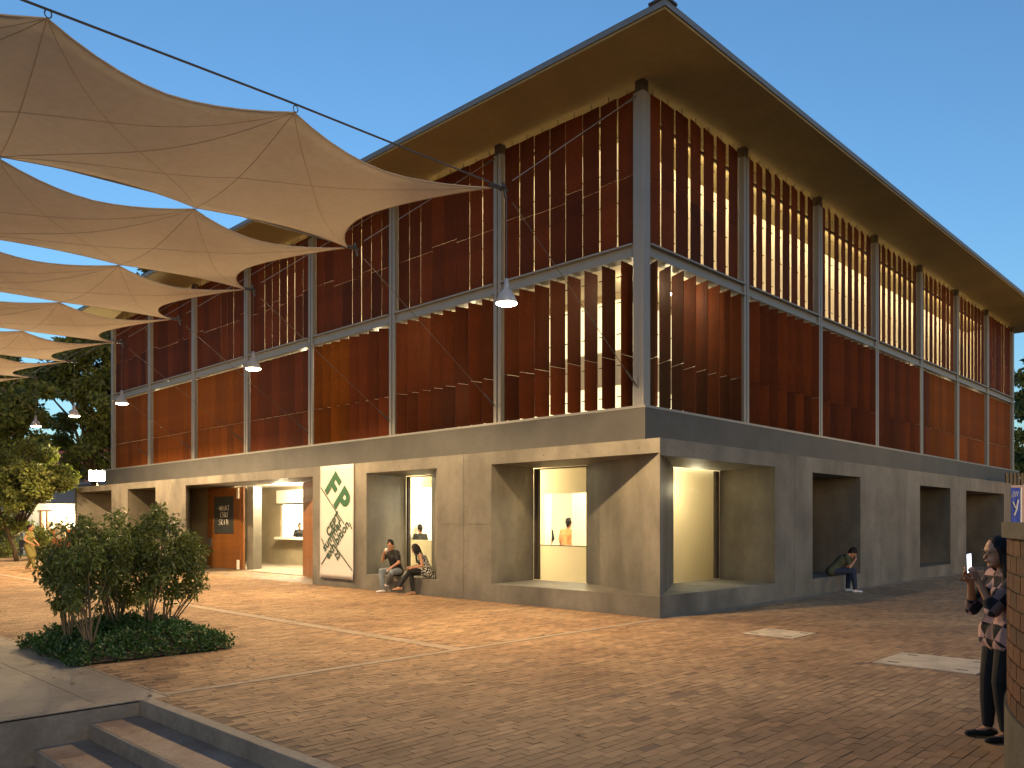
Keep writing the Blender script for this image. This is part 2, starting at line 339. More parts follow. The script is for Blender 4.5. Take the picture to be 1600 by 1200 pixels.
def facade(to3, s_lo, s_hi, zt, ops, joints=()):
    """front sheet with splayed recesses. ops: (s0,s1,z0,z1, i0,i1, iz1) ; to3(s, depth, z)"""
    mb = MB()
    ss = sorted({s_lo, s_hi} | {o[0] for o in ops} | {o[1] for o in ops}); zz = sorted({0, zt} | {o[2] for o in ops} | {o[3] for o in ops})
    JZ = [(1.735, 1.743)]; JS = [(a, a + .008) for a in joints]
    zz = sorted(set(zz) | {q for p in JZ for q in p}); ss = sorted(set(ss) | {q for p in JS for q in p})
    for a, b in zip(ss[:-1], ss[1:]):
        for c, d in zip(zz[:-1], zz[1:]):
            ms, mz = (a + b) / 2, (c + d) / 2
            if any(o[0] < ms < o[1] and o[2] < mz < o[3] for o in ops): continue
            dd = .006 if (any(p[0] <= mz <= p[1] for p in JZ) or any(p[0] <= ms <= p[1] for p in JS)) else 0
            mb.quad(to3(a, dd, c), to3(b, dd, c), to3(b, dd, d), to3(a, dd, d))
    D = 1
    for (s0, s1, z0, z1, i0, i1, iz1) in ops:
        mb.quad(to3(s0, 0, z0), to3(s0, 0, z1), to3(i0, D, iz1), to3(i0, D, z0))
        mb.quad(to3(s1, 0, z0), to3(s1, 0, z1), to3(i1, D, iz1), to3(i1, D, z0))
        mb.quad(to3(s0, 0, z1), to3(s1, 0, z1), to3(i1, D, iz1), to3(i0, D, iz1))
        mb.quad(to3(s0, 0, z0), to3(s1, 0, z0), to3(i1, D, z0), to3(i0, D, z0))
    return mb
def toL(s, d, z): return (FX + d * (IN - FX), s, z)
def toR(s, d, z): return (s, FY + d * (IN - FY), z)
ZT = 3.36; S0 = 0.40; S1 = 3.085
opsL = [(FY, 3.10, S0, S1, 1.69, 3.34, S1), (4.98, 7.84, S0, S1, 7.12, 8.26, S1), (10.45, 18.81, 0.0, 3.10, 10.9, 22.0, 3.10),
        (21.44, 24.18, S0, 3.11, 22.6, 24.75, 3.11), (25.95, LEN_L - .02, S0, 3.12, 27.2, 29.8, 3.12)]
opsR = [(FX, 3.215, S0, 3.04, 1.61, 3.66, 3.04), (5.18, 8.18, S0, 3.0, 6.6, 8.30, 3.0), (12.95, 16.0, 0.36, 2.93, 13.6, 16.2, 2.93), (17.8, 22.9, 0.0, 2.905, 18.3, 23.1, 2.905)]
facade(toL, FY, LEN_L, ZT, opsL, (4.02, 9.2, 20.1, 25.0)).obj('ground_floor_wall', 'concrete', B)
facade(toR, FX, LEN_R, ZT, opsR, (4.2, 9.7, 11.6, 16.9)).obj('ground_floor_wall', 'concrete', B)
# glazing plane infill between the openings
def infill(ops, to, lo, hi, zt, nm):
    mb = MB(); s = lo
    for o in sorted(ops, key=lambda q: q[4]):
        mb.quad(to(s, 1.002, 0), to(o[4], 1.002, 0), to(o[4], 1.002, zt), to(s, 1.002, zt))
        mb.quad(to(o[4], 1.002, o[6]), to(o[5], 1.002, o[6]), to(o[5], 1.002, zt), to(o[4], 1.002, zt))
        if o[2] > 0: mb.quad(to(o[4], 1.002, 0), to(o[5], 1.002, 0), to(o[5], 1.002, o[2]), to(o[4], 1.002, o[2]))
        s = o[5]
    mb.quad(to(s, 1.002, 0), to(hi, 1.002, 0), to(hi, 1.002, zt), to(s, 1.002, zt)); return mb.obj(nm, 'white', B)
infill(opsL, toL, IN, LEN_L, ZT, 'inner_wall'); infill(opsR, toR, IN, LEN_R, ZT, 'inner_wall')
# end walls + ground-floor roof ledge
k = MB(); k.box(FX, 14, LEN_L, LEN_L + .25, 0, ZT); k.obj('end_wall', 'concrete', B)
k = MB(); k.box(LEN_R, LEN_R + .25, FY, 14, 0, ZT); k.obj('end_wall', 'concrete', B)
k = MB(); k.box(FX, 24, FY, 30.18, ZT, ZT + .004)
k.obj('ledge', 'concrete', B)
th_ = MB(); rh = random.Random(4)
def in_op(ops, s_, z_): return any(o[0] - .12 < s_ < o[1] + .12 and o[2] - .1 < z_ < o[3] + .1 for o in ops)
for q in range(26):
    for z_ in (.75, 1.35, 2.15, 2.75, 3.2):
        s_ = -.9 + q * 1.22 + rh.uniform(-.02, .02)
        if not in_op(opsL, s_, z_) and s_ < LEN_L - .3 and not 8.3 < s_ < 10.1: th_.add([(FX - .002, s_ + .019 * math.cos(a), z_ + .019 * math.sin(a)) for a in np.linspace(0, 5.5, 8)], [tuple(range(8))])
        if not in_op(opsR, s_, z_) and s_ < LEN_R - .3: th_.add([(s_ + .019 * math.cos(a), FY - .002, z_ + .019 * math.sin(a)) for a in np.linspace(0, 5.5, 8)], [tuple(range(8))])
stuff(th_.obj('tie_holes', 'slab', B))
# raised formwork joint lines, shallow grooves as recessed dark strips would be; built as real narrow battens
# podium slab
e = 0.28
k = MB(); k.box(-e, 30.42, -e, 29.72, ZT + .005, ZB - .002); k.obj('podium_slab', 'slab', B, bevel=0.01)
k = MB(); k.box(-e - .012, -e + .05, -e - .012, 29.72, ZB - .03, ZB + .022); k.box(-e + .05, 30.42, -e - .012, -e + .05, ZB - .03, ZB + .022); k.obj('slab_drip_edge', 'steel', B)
# columns: paired steel channels with a shadow gap
def column(x, y, along):
    mb = MB(); h0, h1 = ZB + .0, ZS - .26
    if along == 'y': mb.box(x - .11, x + .11, y - .13, y - .022, h0, h1); mb.box(x - .11, x + .11, y + .022, y + .13, h0, h1); mb.box(x - .06, x + .09, y - .022, y + .022, h0, h1)
    elif along == 'x': mb.box(x - .13, x - .022, y - .11, y + .11, h0, h1); mb.box(x + .022, x + .13, y - .11, y + .11, h0, h1); mb.box(x - .022, x + .022, y - .06, y + .09, h0, h1)
    else: mb.box(x - .13, x + .13, y - .13, y + .13, h0, h1)
    c = mb.obj('column', 'steel', B, bevel=0.008)
    t = MB(); t.box(x - .10, x + .10, y - .10, y + .10, h1 + .002, ZS - .002); t.obj('column_head', 'dark', c)
column(0, 0, 'c')
for i in range(1, 8): column(0, i * bLs, 'y'); column(i * bRs, 0, 'x')
# mid beams: channel section between columns
def beam(i, left):
    mb = MB()
    if left:
        y0, y1 = i * bLs + .132, (i + 1) * bLs - .132
        if i == 0: y0 = .132
        mb.box(-.17, .10, y0, y1, ZM - .035, ZM); mb.box(-.17, .10, y0, y1, ZM - .30, ZM - .265); mb.box(-.06, -.03, y0, y1, ZM - .265, ZM - .035)
    else:
        x0, x1 = i * bRs + .132, (i + 1) * bRs - .132
        mb.box(x0, x1, -.17, .10, ZM - .035, ZM); mb.box(x0, x1, -.17, .10, ZM - .30, ZM - .265); mb.box(x0, x1, -.06, -.03, ZM - .265, ZM - .035)
    mb.obj('beam', 'steel', B)
for i in range(7): beam(i, True); beam(i, False)
# louvers
lv_mesh = {}
def louver_mesh(h, split, t, wid, mt='louver'):
    key = (round(h, 2), split, t, wid, mt)
    if key not in lv_mesh:
        mb = MB(); w2 = wid / 2; th = .009
        zs = h * split
        mb.box(-w2, w2, -th, th, 0, zs - .006, t / 5); mb.box(-w2, w2, -th, th, zs + .006, h, (t / 5 + .35 * ((t * 7) % 3 - 1)) % 1)
        me = mb.mesh('louver', mt); lv_mesh[key] = me
    return lv_mesh[key]
rod_me = None
def louvers(i, left, upper, ang, jit, n=8, opening=None):
    bw = bLs if left else bRs; z0, z1 = (ZM + .06, ZS - .13) if upper else (ZB + .06, ZM - .33)
    h = z1 - z0; pitch = (bw - .30) / n
    rods = MB()
    for j in range(n):
        s = i * bw + .15 + pitch * (j + .5)
        a = ang(j, n) if callable(ang) else ang
        a += random.gauss(0, jit)
        split = random.choice([.42, .42, .42, .45, .48]) if upper else (0.36 if left else .34)
        new = (not upper) and ((left and (i >= 4 or (i == 2 and j > 3))) or (not left and (i >= 5 or (i == 4 and j > 1))))  # boards that take the orange with lamplight painted in
        me = louver_mesh(h, split, random.randrange(6), round(pitch - (.012 if new else .018 if (left and upper) else .030), 3), 'louver_lamplit' if new else 'louver')
        if left: loc = (0.02, s, z0); rz = R(90 + a)      # a>0: far end swings outwards
        else: loc = (s, 0.02, z0); rz = R(a)
        link('louver', me, None, B, loc, (0, 0, rz))
        # pivot rod with brackets at top and bottom
        off = .055
        x, y = (loc[0], s) if left else (s, loc[1])
        rods.tube([(x, y, z0 - .05), (x, y, z0)], .012, 5); rods.tube([(x, y, z1), (x, y, z1 + (.12 if upper else .07))], .009, 5)
        # edge brackets seen as dark ticks in the gaps
        for q in (0.08, .30, .52, .74, .92):
            if left: rods.box(.045, .06, s + pitch / 2 - .05, s + pitch / 2 + .05, z0 + h * q, z0 + h * q + .018)
            else: rods.box(s + pitch / 2 - .05, s + pitch / 2 + .05, .045, .06, z0 + h * q, z0 + h * q + .018)
    rods.obj('louver_brackets', 'dark', B)['kind'] = 'stuff'
rs = random.Random(3)
UL = [-1.6, -1.6, -1.6, -1.6, -1.4, -1.2, -1.2]; UR = [6.5, 8.5, 8.5, 6.5, 4.5, 3.5, 2.5]
LL = [lambda j, n: 93 - j * 1.6, lambda j, n: 80 - j * .8, lambda j, n: 24 + (8 - j) * 2.5, 4, 0, 0, 0]
LR = [lambda j, n: -117 + 1.5 * j, lambda j, n: -66, lambda j, n: -40, lambda j, n: -24, -6, 0, 0]
for i in range(7):
    louvers(i, True, True, UL[i], 1.6); louvers(i, False, True, UR[i], 3.0, 7 if i < 1 else 8)
    louvers(i, True, False, LL[i], 1.5 if i < 4 else .4); louvers(i, False, False, LR[i], 2.0 if i < 5 else .5, 8)
# roof: flat soffit with wide overhang and thin fascia
ro = 1.71
k = MB(); k.box(-ro, 31.86, -ro, 31.2, ZS, ZS + .05); roof = k.obj('roof', 'soffit', B)
k = MB(); k.box(-ro - .03, 31.89, -ro - .03, 31.23, ZS + .052, ZS + .17); k.obj('roof_edge', 'fascia', roof)
k = MB(); k.box(-ro - .06, -ro + .32, -ro - .06, -ro + .32, ZS + .171, ZS + .215); k.obj('corner_cap', 'dark', roof)
# floor between the two louvered storeys, inner volume
k = MB(); k.box(.12, 30, .12, 29.5, ZM - .26, ZM - .06); k.obj('upper_floor', 'cream', B)
WX = 1.9
k = MB()
k.box(WX, WX + .2, WX, 29.4, ZM - .058, ZS - .002); k.box(WX + .2, 30, WX, WX + .2, ZM - .058, ZS - .002)
k.obj('upper_wall', 'cream', B)
# lower storey: cream wall band with lit window strips above and below
def wallband(z0, z1, m, nm, off=0):
    k = MB(); k.box(WX + off, WX + .2, WX + off, 29.4, z0, z1); k.box(WX + .2, 30, WX + off, WX + .2, z0, z1); return k.obj(nm, m, B)
wallband(ZB, ZB + .25, 'cream', 'lower_wall'); wallband(5.15, 6.0, 'cream', 'lower_wall'); wallband(7.25, ZM - .262, 'cream', 'lower_wall')
win = []
for lo, hi in ((ZB + .25, 5.15), (6.0, 7.25)):
    for i in range(10):
        y0 = WX + .03 + i * 2.75; k = MB(); k.box(WX + .08, WX + .1, y0 + .04, y0 + 2.71, lo + .002, hi - .002); fr = k.obj('window_pane', 'litwin', B)
        k = MB(); k.box(WX + .02, WX + .12, y0 - .0, y0 + .038, lo + .002, hi - .002); k.obj('window_frame', 'dark', B)
        x0 = WX + .23 + i * 2.75; k = MB(); k.box(x0 + .04, x0 + 2.71, WX + .08, WX + .1, lo + .002, hi - .002); k.obj('window_pane', 'litwin', B)
        k = MB(); k.box(x0, x0 + .038, WX + .02, WX + .12, lo + .002, hi - .002); k.obj('window_frame', 'dark', B)
k = MB(); k.box(29.9, 30.0, .1, 29.4, ZB, ZS); k.obj('end_wall', 'cream', B)
k = MB(); k.box(.1, 29.9, 29.4, 29.5, ZB, ZS); k.obj('end_wall', 'cream', B)

# ---------- lights
def pt(name, loc, power, col=(1, .72, .38), rad=.08, parent=None, spot=None, rot=None, blend=.4):
    l = bpy.data.lights.new(name, 'SPOT' if spot else 'POINT'); l.energy = power * LP; l.color = col; l.shadow_soft_size = rad
    if spot: l.spot_size = R(spot); l.spot_blend = blend
    o = bpy.data.objects.new(name, l); C.objects.link(o); o.location = loc
    if rot is not None: o.rotation_euler = rot
    if parent: o.parent = parent
    return o
def gallery_lamp(x, y, z, power, label, grp=None, r=.05, soft=.08):
    t = thing('gallery_lamp', label, 'lamp', (x, y, z), 0, grp)
    k = MB(); k.lathe([(0.0, -.05), (r, -.03), (r, .01), (0, .02)], 10); k.obj('bulb', 'tube', t, True)
    k = MB(); k.lathe([(0, .06), (r * 1.3, .05), (r * 1.3, .022), (0, .022)], 10); k.obj('lamp_base', 'dark', t)
    pt('lamp_light', (0, 0, -.12), power, (1, .80, .48), soft, t)
UPW, LOW = 34, 22
ORD = ['first', 'second', 'third', 'fourth', 'fifth', 'sixth', 'seventh']
for i in range(7):
    if i > 0: gallery_lamp(1.0, (i + .5) * bLs, ZM - .33, LOW * .7, f'small ceiling lamp behind the {ORD[i]} lower bay of louvers left of the corner', 'lamps behind the lower left louvers')
    if i > 0: gallery_lamp((i + .5) * bRs, 1.0, ZM - .33, LOW * .3, f'small ceiling lamp behind the {ORD[i]} lower bay of louvers right of the corner', 'lamps behind the lower right louvers')
def fill_strip(label, p0, ln, along_y, z, power, up):  # unseen fill light, added to wash the gallery wall evenly
    """added linear wall washer: a housing with a glowing tube that faces the inner wall"""
    t = thing('fill_strip', label, 'lamp', (p0[0], p0[1], z) if along_y else (p0[0] + ln, p0[1], z), 0 if along_y else R(90))
    k = MB(); k.box(-.05, 0, 0, ln, -.04, .04); k.obj('housing', 'dark', t); k = MB(); k.box(.001, .02, .05, ln - .05, -.02, .02); k.obj('tube', 'ceil', t)
    l = bpy.data.lights.new('lamp_light', 'AREA'); l.shape = 'RECTANGLE'; l.size = ln; l.size_y = .08; l.energy = power * LP; l.color = (1, .82, .52)
    o = bpy.data.objects.new('lamp_light', l); C.objects.link(o); o.parent = t; o.location = (.04, ln / 2, 0)
    # area lamps shine along their -Z: turn it to +x of the housing, tilted up or down, long side along the housing
    d = Vector((1, 0, .12 if up else -.12)).normalized(); zz_ = -d; xx_ = Vector((0, 1, 0)); yy_ = zz_.cross(xx_); o.rotation_euler = Matrix((xx_, yy_, zz_)).transposed().to_euler()
fill_strip('added long fill strip on the gallery floor behind the upper louvers left of the corner', (.75, 1.6), 27.6, True, ZM + .08, 95, True)
fill_strip('added long fill strip under the soffit behind the upper louvers left of the corner', (.75, 1.6), 27.6, True, ZS - .12, 70, False)
k_ = 27.9
for lab, z_, pw_, up_ in (('added long fill strip on the gallery floor behind the upper louvers right of the corner', ZM + .08, 85, True), ('added long fill strip under the soffit behind the upper louvers right of the corner', ZS - .12, 110, False)):
    fill_strip(lab, (1.6, .75), k_, False, z_, pw_, up_)
# the bright bulbs seen between the open louvers of the corner bay
CR = cam.matrix_world
def at(u, v, Z): return CAM + FW * Z + RT * ((u - 800) / 1271.5 * Z) + Vector((0, 0, -(v - 814.9) / 1271.5 * Z))
for (u, v, Z, lab) in ((963, 430, 19.2, 'bright bulb between the open lower louvers left of the corner column'), (995, 440, 18.6, 'bright bulb close beside the left edge of the corner column'),
                       (1047, 459, 19.2, 'bright bulb seen between the first dark louvers right of the corner column'), (790, 603, 21.3, 'bright bulb low in the gap beside the second column')):
    p = at(u, v, Z); gallery_lamp(p.x, p.y, p.z, LOW * .5, lab, r=.055)

# ---------- ground floor rooms
k = MB(); k.box(IN + .01, 23.7, IN + .01, 30.1, -.01, .02); k.obj('room_floor', 'paving', B)
k = MB(); k.box(IN + .01, 23.7, IN + .01, 30.1, 3.25, 3.30); k.obj('room_ceiling', 'white', B)
# corner window: glass, frame, white header, low display wall
def window_left(i0, i1, z0, z1, header=None, apron=None, fr=.08, split=None):
    x = IN + .03
    k = MB(); k.box(x, x + .02, i0 + .03, i1 - fr, z0, z1); wnd = k.obj('window', 'glass', B)
    k = MB(); k.box(x - .02, x + .06, i1 - fr, i1, z0, z1); k.box(x - .02, x + .06, i0, i0 + .03, z0, z1); k.box(x - .02, x + .06, i0 + .03, i1 - fr, z1 - .03, z1); k.obj('frame', 'dark', wnd)
    return wnd
window_left(1.69, 3.34, S0 + .01, S1 - .01, fr=.14); window_left(7.12, 8.26, S0 + .01, S1 - .01, fr=.1)
k = MB(); k.box(IN + .9, IN + 1.0, 1.9, 5.6, 2.50, 3.25); k.box(IN + .9, IN + 1.0, 1.9, 5.6, .02, 1.19); k.box(IN + .9, IN + 1.0, 7.4, 9.6, 2.80, 3.25); k.box(IN + .9, IN + 1.0, 7.4, 9.6, .02, 1.25)
k.obj('display_wall', 'cream', B)
k = MB(); k.box(IN + .89, IN + 1.01, 1.9, 5.6, 1.191, 1.21); k.obj('display_wall_cap', 'dark', B)
y_ = IN + .03
k = MB(); k.box(1.64, 3.52, y_, y_ + .02, S0 + .01, 3.03); wnd = k.obj('window', 'glass', B)
k = MB(); k.box(3.52, 3.66, y_ - .02, y_ + .06, S0 + .01, 3.03); k.box(1.61, 1.64, y_ - .02, y_ + .06, S0 + .01, 3.03); k.obj('frame', 'dark', wnd)
k = MB(); k.box(2.2, 9.4, IN + 1.35, IN + 1.45, .02, 3.25); k.obj('display_wall', 'cream', B)
# room partitions, piers seen through the windows
k = MB(); k.box(9.5, 9.6, .6, 9.6, .02, 3.25); k.box(.4, 9.5, 9.6, 9.75, .02, 3.25); k.obj('room_wall', 'white', B)
k = MB(); k.box(4.2, 4.5, 6.5, 6.85, .02, 3.25); k.box(3.2, 3.35, 4.15, 4.6, .02, 3.25); k.box(6.8, 7.0, 5.9, 6.6, .02, 2.6); k.obj('room_pier', 'cream', B)
k = MB()
for yy in (1.5, 3.9, 6.3, 8.6): k.box(1.2, 9.3, yy, yy + .3, 3.21, 3.245)
k.obj('light_panel', 'ceil', B)
k = MB(); k.box(9.45, 9.49, 4.4, 7.6, .7, 2.9); k.obj('light_panel', 'ceil', B)
for x, y in ((2.2, 3.2), (4.5, 5.2), (6.5, 3.0), (2.4, 7.9)):
    pt('room_light', (x, y, 3.0), 90, (1, .86, .62), .25, B)
pt('room_light', (3.6, .9, 2.6), 17, (1, .84, .54), .12, B); pt('room_light', (.42, 3.9, 2.6), 0.01, (1, .78, .4), .05, B)
pt('room_light', (.75, 4.6, 3.1), 26, (1, .84, .55), .1, B); pt('room_light', (.75, 9.0, 3.1), 10, (1, .84, .55), .1, B)
# entrance lobby
k = MB(); k.box(.45, .55, 18.75, 25, 0.0, 3.25); k.box(3.6, 3.7, 9.8, 26, .02, 1.06); k.box(3.6, 3.7, 20.9, 26, 1.061, 3.25); k.box(3.6, 3.7, 9.8, 17.5, 1.061, 3.25); k.box(3.6, 3.7, 17.5, 20.9, 2.55, 3.25); k.box(.3, 3.6, 9.77, 9.95, 0, 3.25)
k.obj('lobby_wall', 'lobby', B)
k = MB(); k.box(3.3, 3.6, 18.2, 20.9, 1.061, 1.16); k.obj('counter_top', 'white', B)
k = MB(); k.box(3.4, 3.55, 18, 20.9, 2.56, 3.1); k.obj('lobby_panel', 'white', B)
k = MB(); k.box(6.0, 6.05, 20.5, 27, 1.0, 2.6); k.obj('light_panel', 'ceil', B)
for p_, w_ in (((2.0, 18.0, 2.9), 210), ((2.0, 13.5, 2.9), 150), ((5.0, 21, 2.8), 150)): pt('room_light', p_, w_, (1, .82, .52), .2, B)
# concrete pillar beside the open door, door leaves
k = MB(); k.add([(.62, 18.13, 0), (1.02, 18.42, 0), (1.25, 18.2, 0), (.75, 17.9, 0), (.62, 18.13, 3.1), (1.02, 18.42, 3.1), (1.25, 18.2, 3.1), (.75, 17.9, 3.1)], [(0, 1, 5, 4), (1, 2, 6, 5), (2, 3, 7, 6), (3, 0, 4, 7)])
k.obj('door_pier', 'concrete', B)
def plank_door(p0, p1, z1, thick, name, parent, boards=14, z0=.03):
    d = Vector((p1[0] - p0[0], p1[1] - p0[1], 0)); Lg = d.length; a = math.atan2(d.y, d.x)
    k = MB(); k.box(0, Lg, -thick / 2 + .008, thick / 2 - .008, z0, z1); dr = k.obj(name, 'teak', parent); dr.location = (p0[0], p0[1], 0); dr.rotation_euler = (0, 0, a)
    hh = (z1 - z0) / boards; vs_ = []
    for t in range(3): b = MB(); b.box(.004, Lg - .004, -thick / 2, thick / 2, .003, hh - .003, .15 + .35 * t); vs_.append(b.mesh('plank', 'teak'))
    for b in range(boards): o = link('plank', random.choice(vs_), None, dr, (0, 0, z0 + b * hh))
    return dr, Lg
dr, Lg = plank_door((.305, 20.60), (.42, 18.22), 3.07, .08, 'door', B)
k = MB(); k.box(.55, 1.95, .042, .055, 1.35, 2.75)
nb_ = k.obj('notice_board', 'board', dr)
nb2 = MB(); nb2.box(.55, 1.95, -.058, -.043, 1.35, 2.75); nb_.data = nb2.mesh('notice_board', 'board')
rs2 = random.Random(11); sc_ = MB()
def stroke(mb, pts, y, r=.008): mb.tube([(a, y, b) for a, b in pts], r, 4)
glyph = {'W': [[(0, 1), (.25, 0), (.5, .7), (.75, 0), (1, 1)]], 'H': [[(0, 0), (0, 1)], [(.8, 0), (.8, 1)], [(0, .5), (.8, .5)]], 'A': [[(0, 0), (.45, 1), (.9, 0)], [(.2, .4), (.7, .4)]],
         'T': [[(0, 1), (.9, 1)], [(.45, 1), (.45, 0)]], 'C': [[(.9, .9), (.3, 1), (0, .5), (.3, 0), (.9, .1)]], 'U': [[(0, 1), (.1, 0), (.7, 0), (.8, 1)]], 'S': [[(.8, 1), (.1, .9), (.2, .55), (.75, .45), (.7, 0), (0, .05)]],
         'K': [[(0, 0), (0, 1)], [(.8, 1), (0, .45), (.8, 0)]], 'I': [[(.3, 0), (.3, 1)]], 'N': [[(0, 0), (0, 1), (.8, 0), (.8, 1)]], '-': [[(0, .5), (1, .5)]]}
for line, (tx, tz, sx, sz) in (('-WHAT', (.78, 2.22, .15, .17)), ('CHU', (1.02, 1.96, .16, .2)), ('SKIN', (.90, 1.68, .15, .2))):
    for q, ch in enumerate(line):
        for pl in glyph[ch]: stroke(sc_, [(tx + q * sx * 1.25 + a * sx + rs2.uniform(-.01, .01), tz + b * sz + rs2.uniform(-.015, .015)) for a, b in pl], -.062)
sc_.obj('chalk_writing', 'chalk', nb_)
k = MB(); k.box(.02, .34, -.07, -.042, .85, 1.15); k.box(.1, .34, -.09, -.07, .78, .82); k.obj('lock_plate', 'steel', dr)
k = MB(); k.box(Lg - .14, Lg - .02, -.09, -.042, 2.65, 3.05); k.box(Lg - .14, Lg - .02, -.09, -.042, .03, .38); k.obj('hinge_box', 'white', dr)
plank_door((.13, 13.40), (-.95, 10.62), 3.07, .08, 'door', B)
k = MB(); k.box(.44, .50, 18.06, 18.20, .01, 3.09); k.obj('door_frame', 'teak', B)
# wooden door in the dark recess on the right front
plank_door((18.4, .15), (20.1, .15), 2.88, .08, 'door', B, 10)
k = MB(); k.box(20.15, 23.0, .2, .25, .02, 2.9); k.obj('door_screen', 'dark', B)
k = MB()
for (a, b) in ((6.6, 8.3), (13.6, 16.2)): k.box(a, b, IN - .01, IN + .02, .37, 3.0)
k.obj('shutter', 'dark', B)
k = MB()
for (a, b) in ((22.6, 24.75), (27.2, 29.8)): k.box(IN - .01, IN + .02, a, b, .4, 3.1)
k.obj('shutter', 'dark', B)

# ================================================================== BANNERS
bn = thing('exhibition_banner', 'tall white cloth banner with green lettering hung on the concrete wall beside the entrance', 'banner', (FX - .03, 10.005, .22))
BWd, BHt = 1.62, 3.14
def ban(px, py): # crop pixels to banner metres (x right, z up) measured in the photo
    top = 50 - 25 * (px - 18) / 312; bot = 1155 + 10 * (px - 18) / 312
    return ((px - 18) / 312 * BWd, (1 - (py - top) / (bot - top)) * BHt)
nx, nz = 14, 24; k = MB(); vs_ = []
def ripple(x, z): return -.006 - .010 * math.sin(x * 5 + z * 1.2) * (.3 + .7 * z / BHt) - .012 * (1 if z < .22 else 0)
for j in range(nz + 1):
    for i in range(nx + 1):
        x = BWd * i / nx; z = BHt * j / nz; vs_.append((ripple(x, z), -x, z))
k.add(vs_, [(j * (nx + 1) + i, (j + 1) * (nx + 1) + i, (j + 1) * (nx + 1) + i + 1, j * (nx + 1) + i + 1) for j in range(nz) for i in range(nx)])
cl = k.obj('cloth', 'banner', bn, True); so = cl.modifiers.new('thick', 'SOLIDIFY'); so.thickness = .004
BX = -.030
def bline(a, b, wd, m, name, mb=None):
    (x0, z0), (x1, z1) = ban(*a), ban(*b); d = Vector((x1 - x0, z1 - z0)).normalized(); n = Vector((-d.y, d.x)) * wd / 2
    own = mb is None; mb = mb or MB()
    pts = [(x0 + n.x, z0 + n.y), (x1 + n.x, z1 + n.y), (x1 - n.x, z1 - n.y), (x0 - n.x, z0 - n.y)]
    mb.add([(BX, -x, z) for x, z in pts] + [(BX + .008, -x, z) for x, z in pts], [(0, 1, 2, 3), (7, 6, 5, 4), (0, 4, 5, 1), (1, 5, 6, 2), (2, 6, 7, 3), (3, 7, 4, 0)])
    if own: mb.obj(name, m, bn)
for a, b in (((30, 262), (250, 615)), ((172, 850), (325, 1070)), ((35, 1025), (95, 925)), ((36, 768), (66, 838)), ((300, 605), (322, 665))): bline(a, b, .028, 'darkprint', 'printed_line')
def btext(txt, px, py, size, ang, m, name, bold=0.0, sx=1.0, align='LEFT'):
    cu = bpy.data.curves.new(name, 'FONT'); cu.body = txt; cu.size = size; cu.offset = bold; cu.extrude = .003; cu.align_x = align; cu.resolution_u = 4
    x, z = ban(px, py)
    tmp = bpy.data.objects.new('t', cu); C.objects.link(tmp); dg = bpy.context.evaluated_depsgraph_get()
    me = bpy.data.meshes.new_from_object(tmp.evaluated_get(dg)); bpy.data.objects.remove(tmp)
    me.materials.clear(); me.materials.append(M[m])
    # text plane: +X -> -y world, +Y -> z
    rot = Matrix(((0, 0, -1), (-1, 0, 0), (0, 1, 0))).to_4x4() @ Matrix.Rotation(R(ang), 4, 'Z') @ Matrix.Diagonal((sx, 1, 1, 1))
    me.transform(Matrix.Translation((BX + .003, -x, z)) @ rot); return link(name, me, None, bn)
btext('F', 68, 272, 1.0, -46, 'green', 'letter', .040, .95); btext('P', 152, 415, 1.0, -46, 'green', 'letter', .040, .95)
btext('CEPT', 108, 752, .345, 44, 'darkprint', 'lettering', .010, 1.0); btext('summer', 70, 900, .345, 43, 'darkprint', 'lettering', .008, 1.02)
btext('exhibition', 102, 975, .345, 43, 'darkprint', 'lettering', .008, 1.02); btext('22', 158, 912, .26, -47, 'darkprint', 'lettering', .006, 1.0)

# ================================================================== SAILS AND RIGGING
NX = -4.6; NZ = 7.35
NY = [-.446, 3.79, 8.0, 12.1, 16.2, 20.5, 24.8, 29.0]
sh = [0, .57, .85, .93, 1.2, 1.3, 1.35, 1.4]
def hooks(j): return [NX - .2] + [x + sh[j] for x in (-8.466, -11.42, -14.5, -17.6, -20.7)]
def cz(j, x): return NZ - .022 * (NX - x) + .035 * abs(NX - x) * 0
sail_labels = ['nearest and largest shade sail at the top left of the picture', 'second shade sail hanging just below the largest one', 'third shade sail counted down from the top left',
               'fourth shade sail in front of the far end of the louvers', 'fifth shade sail counted from the nearest', 'sixth narrow shade sail just above the tree', 'last and farthest shade sail seen as a thin strip']
def scal(t): return (1 - abs(2 * t - 1) ** 1.75)
def sail_pt(j, u, v):
    A, Bk = hooks(j), hooks(j + 1); n = len(A) - 1; i = min(int(u), n - 1); t = u - i
    xa = A[i] + (A[i + 1] - A[i]) * t; xb = Bk[i] + (Bk[i + 1] - Bk[i]) * t
    ya = NY[j] + .04 + .50 * scal(t); yb = NY[j + 1] - .04 - .50 * scal(t)
    x = xa + (xb - xa) * v; y = ya + (yb - ya) * v
    if u < 1: x -= 1.05 * scal(v) * (1 - u) ** 1.8
    z = NZ - .05 - .022 * (NX - x) - .10 * scal(t) * (abs(2 * v - 1)) ** 2 - .17 * math.sin(math.pi * v) - .05 * scal(t) * math.sin(math.pi * v)
    return Vector((x, y, z))
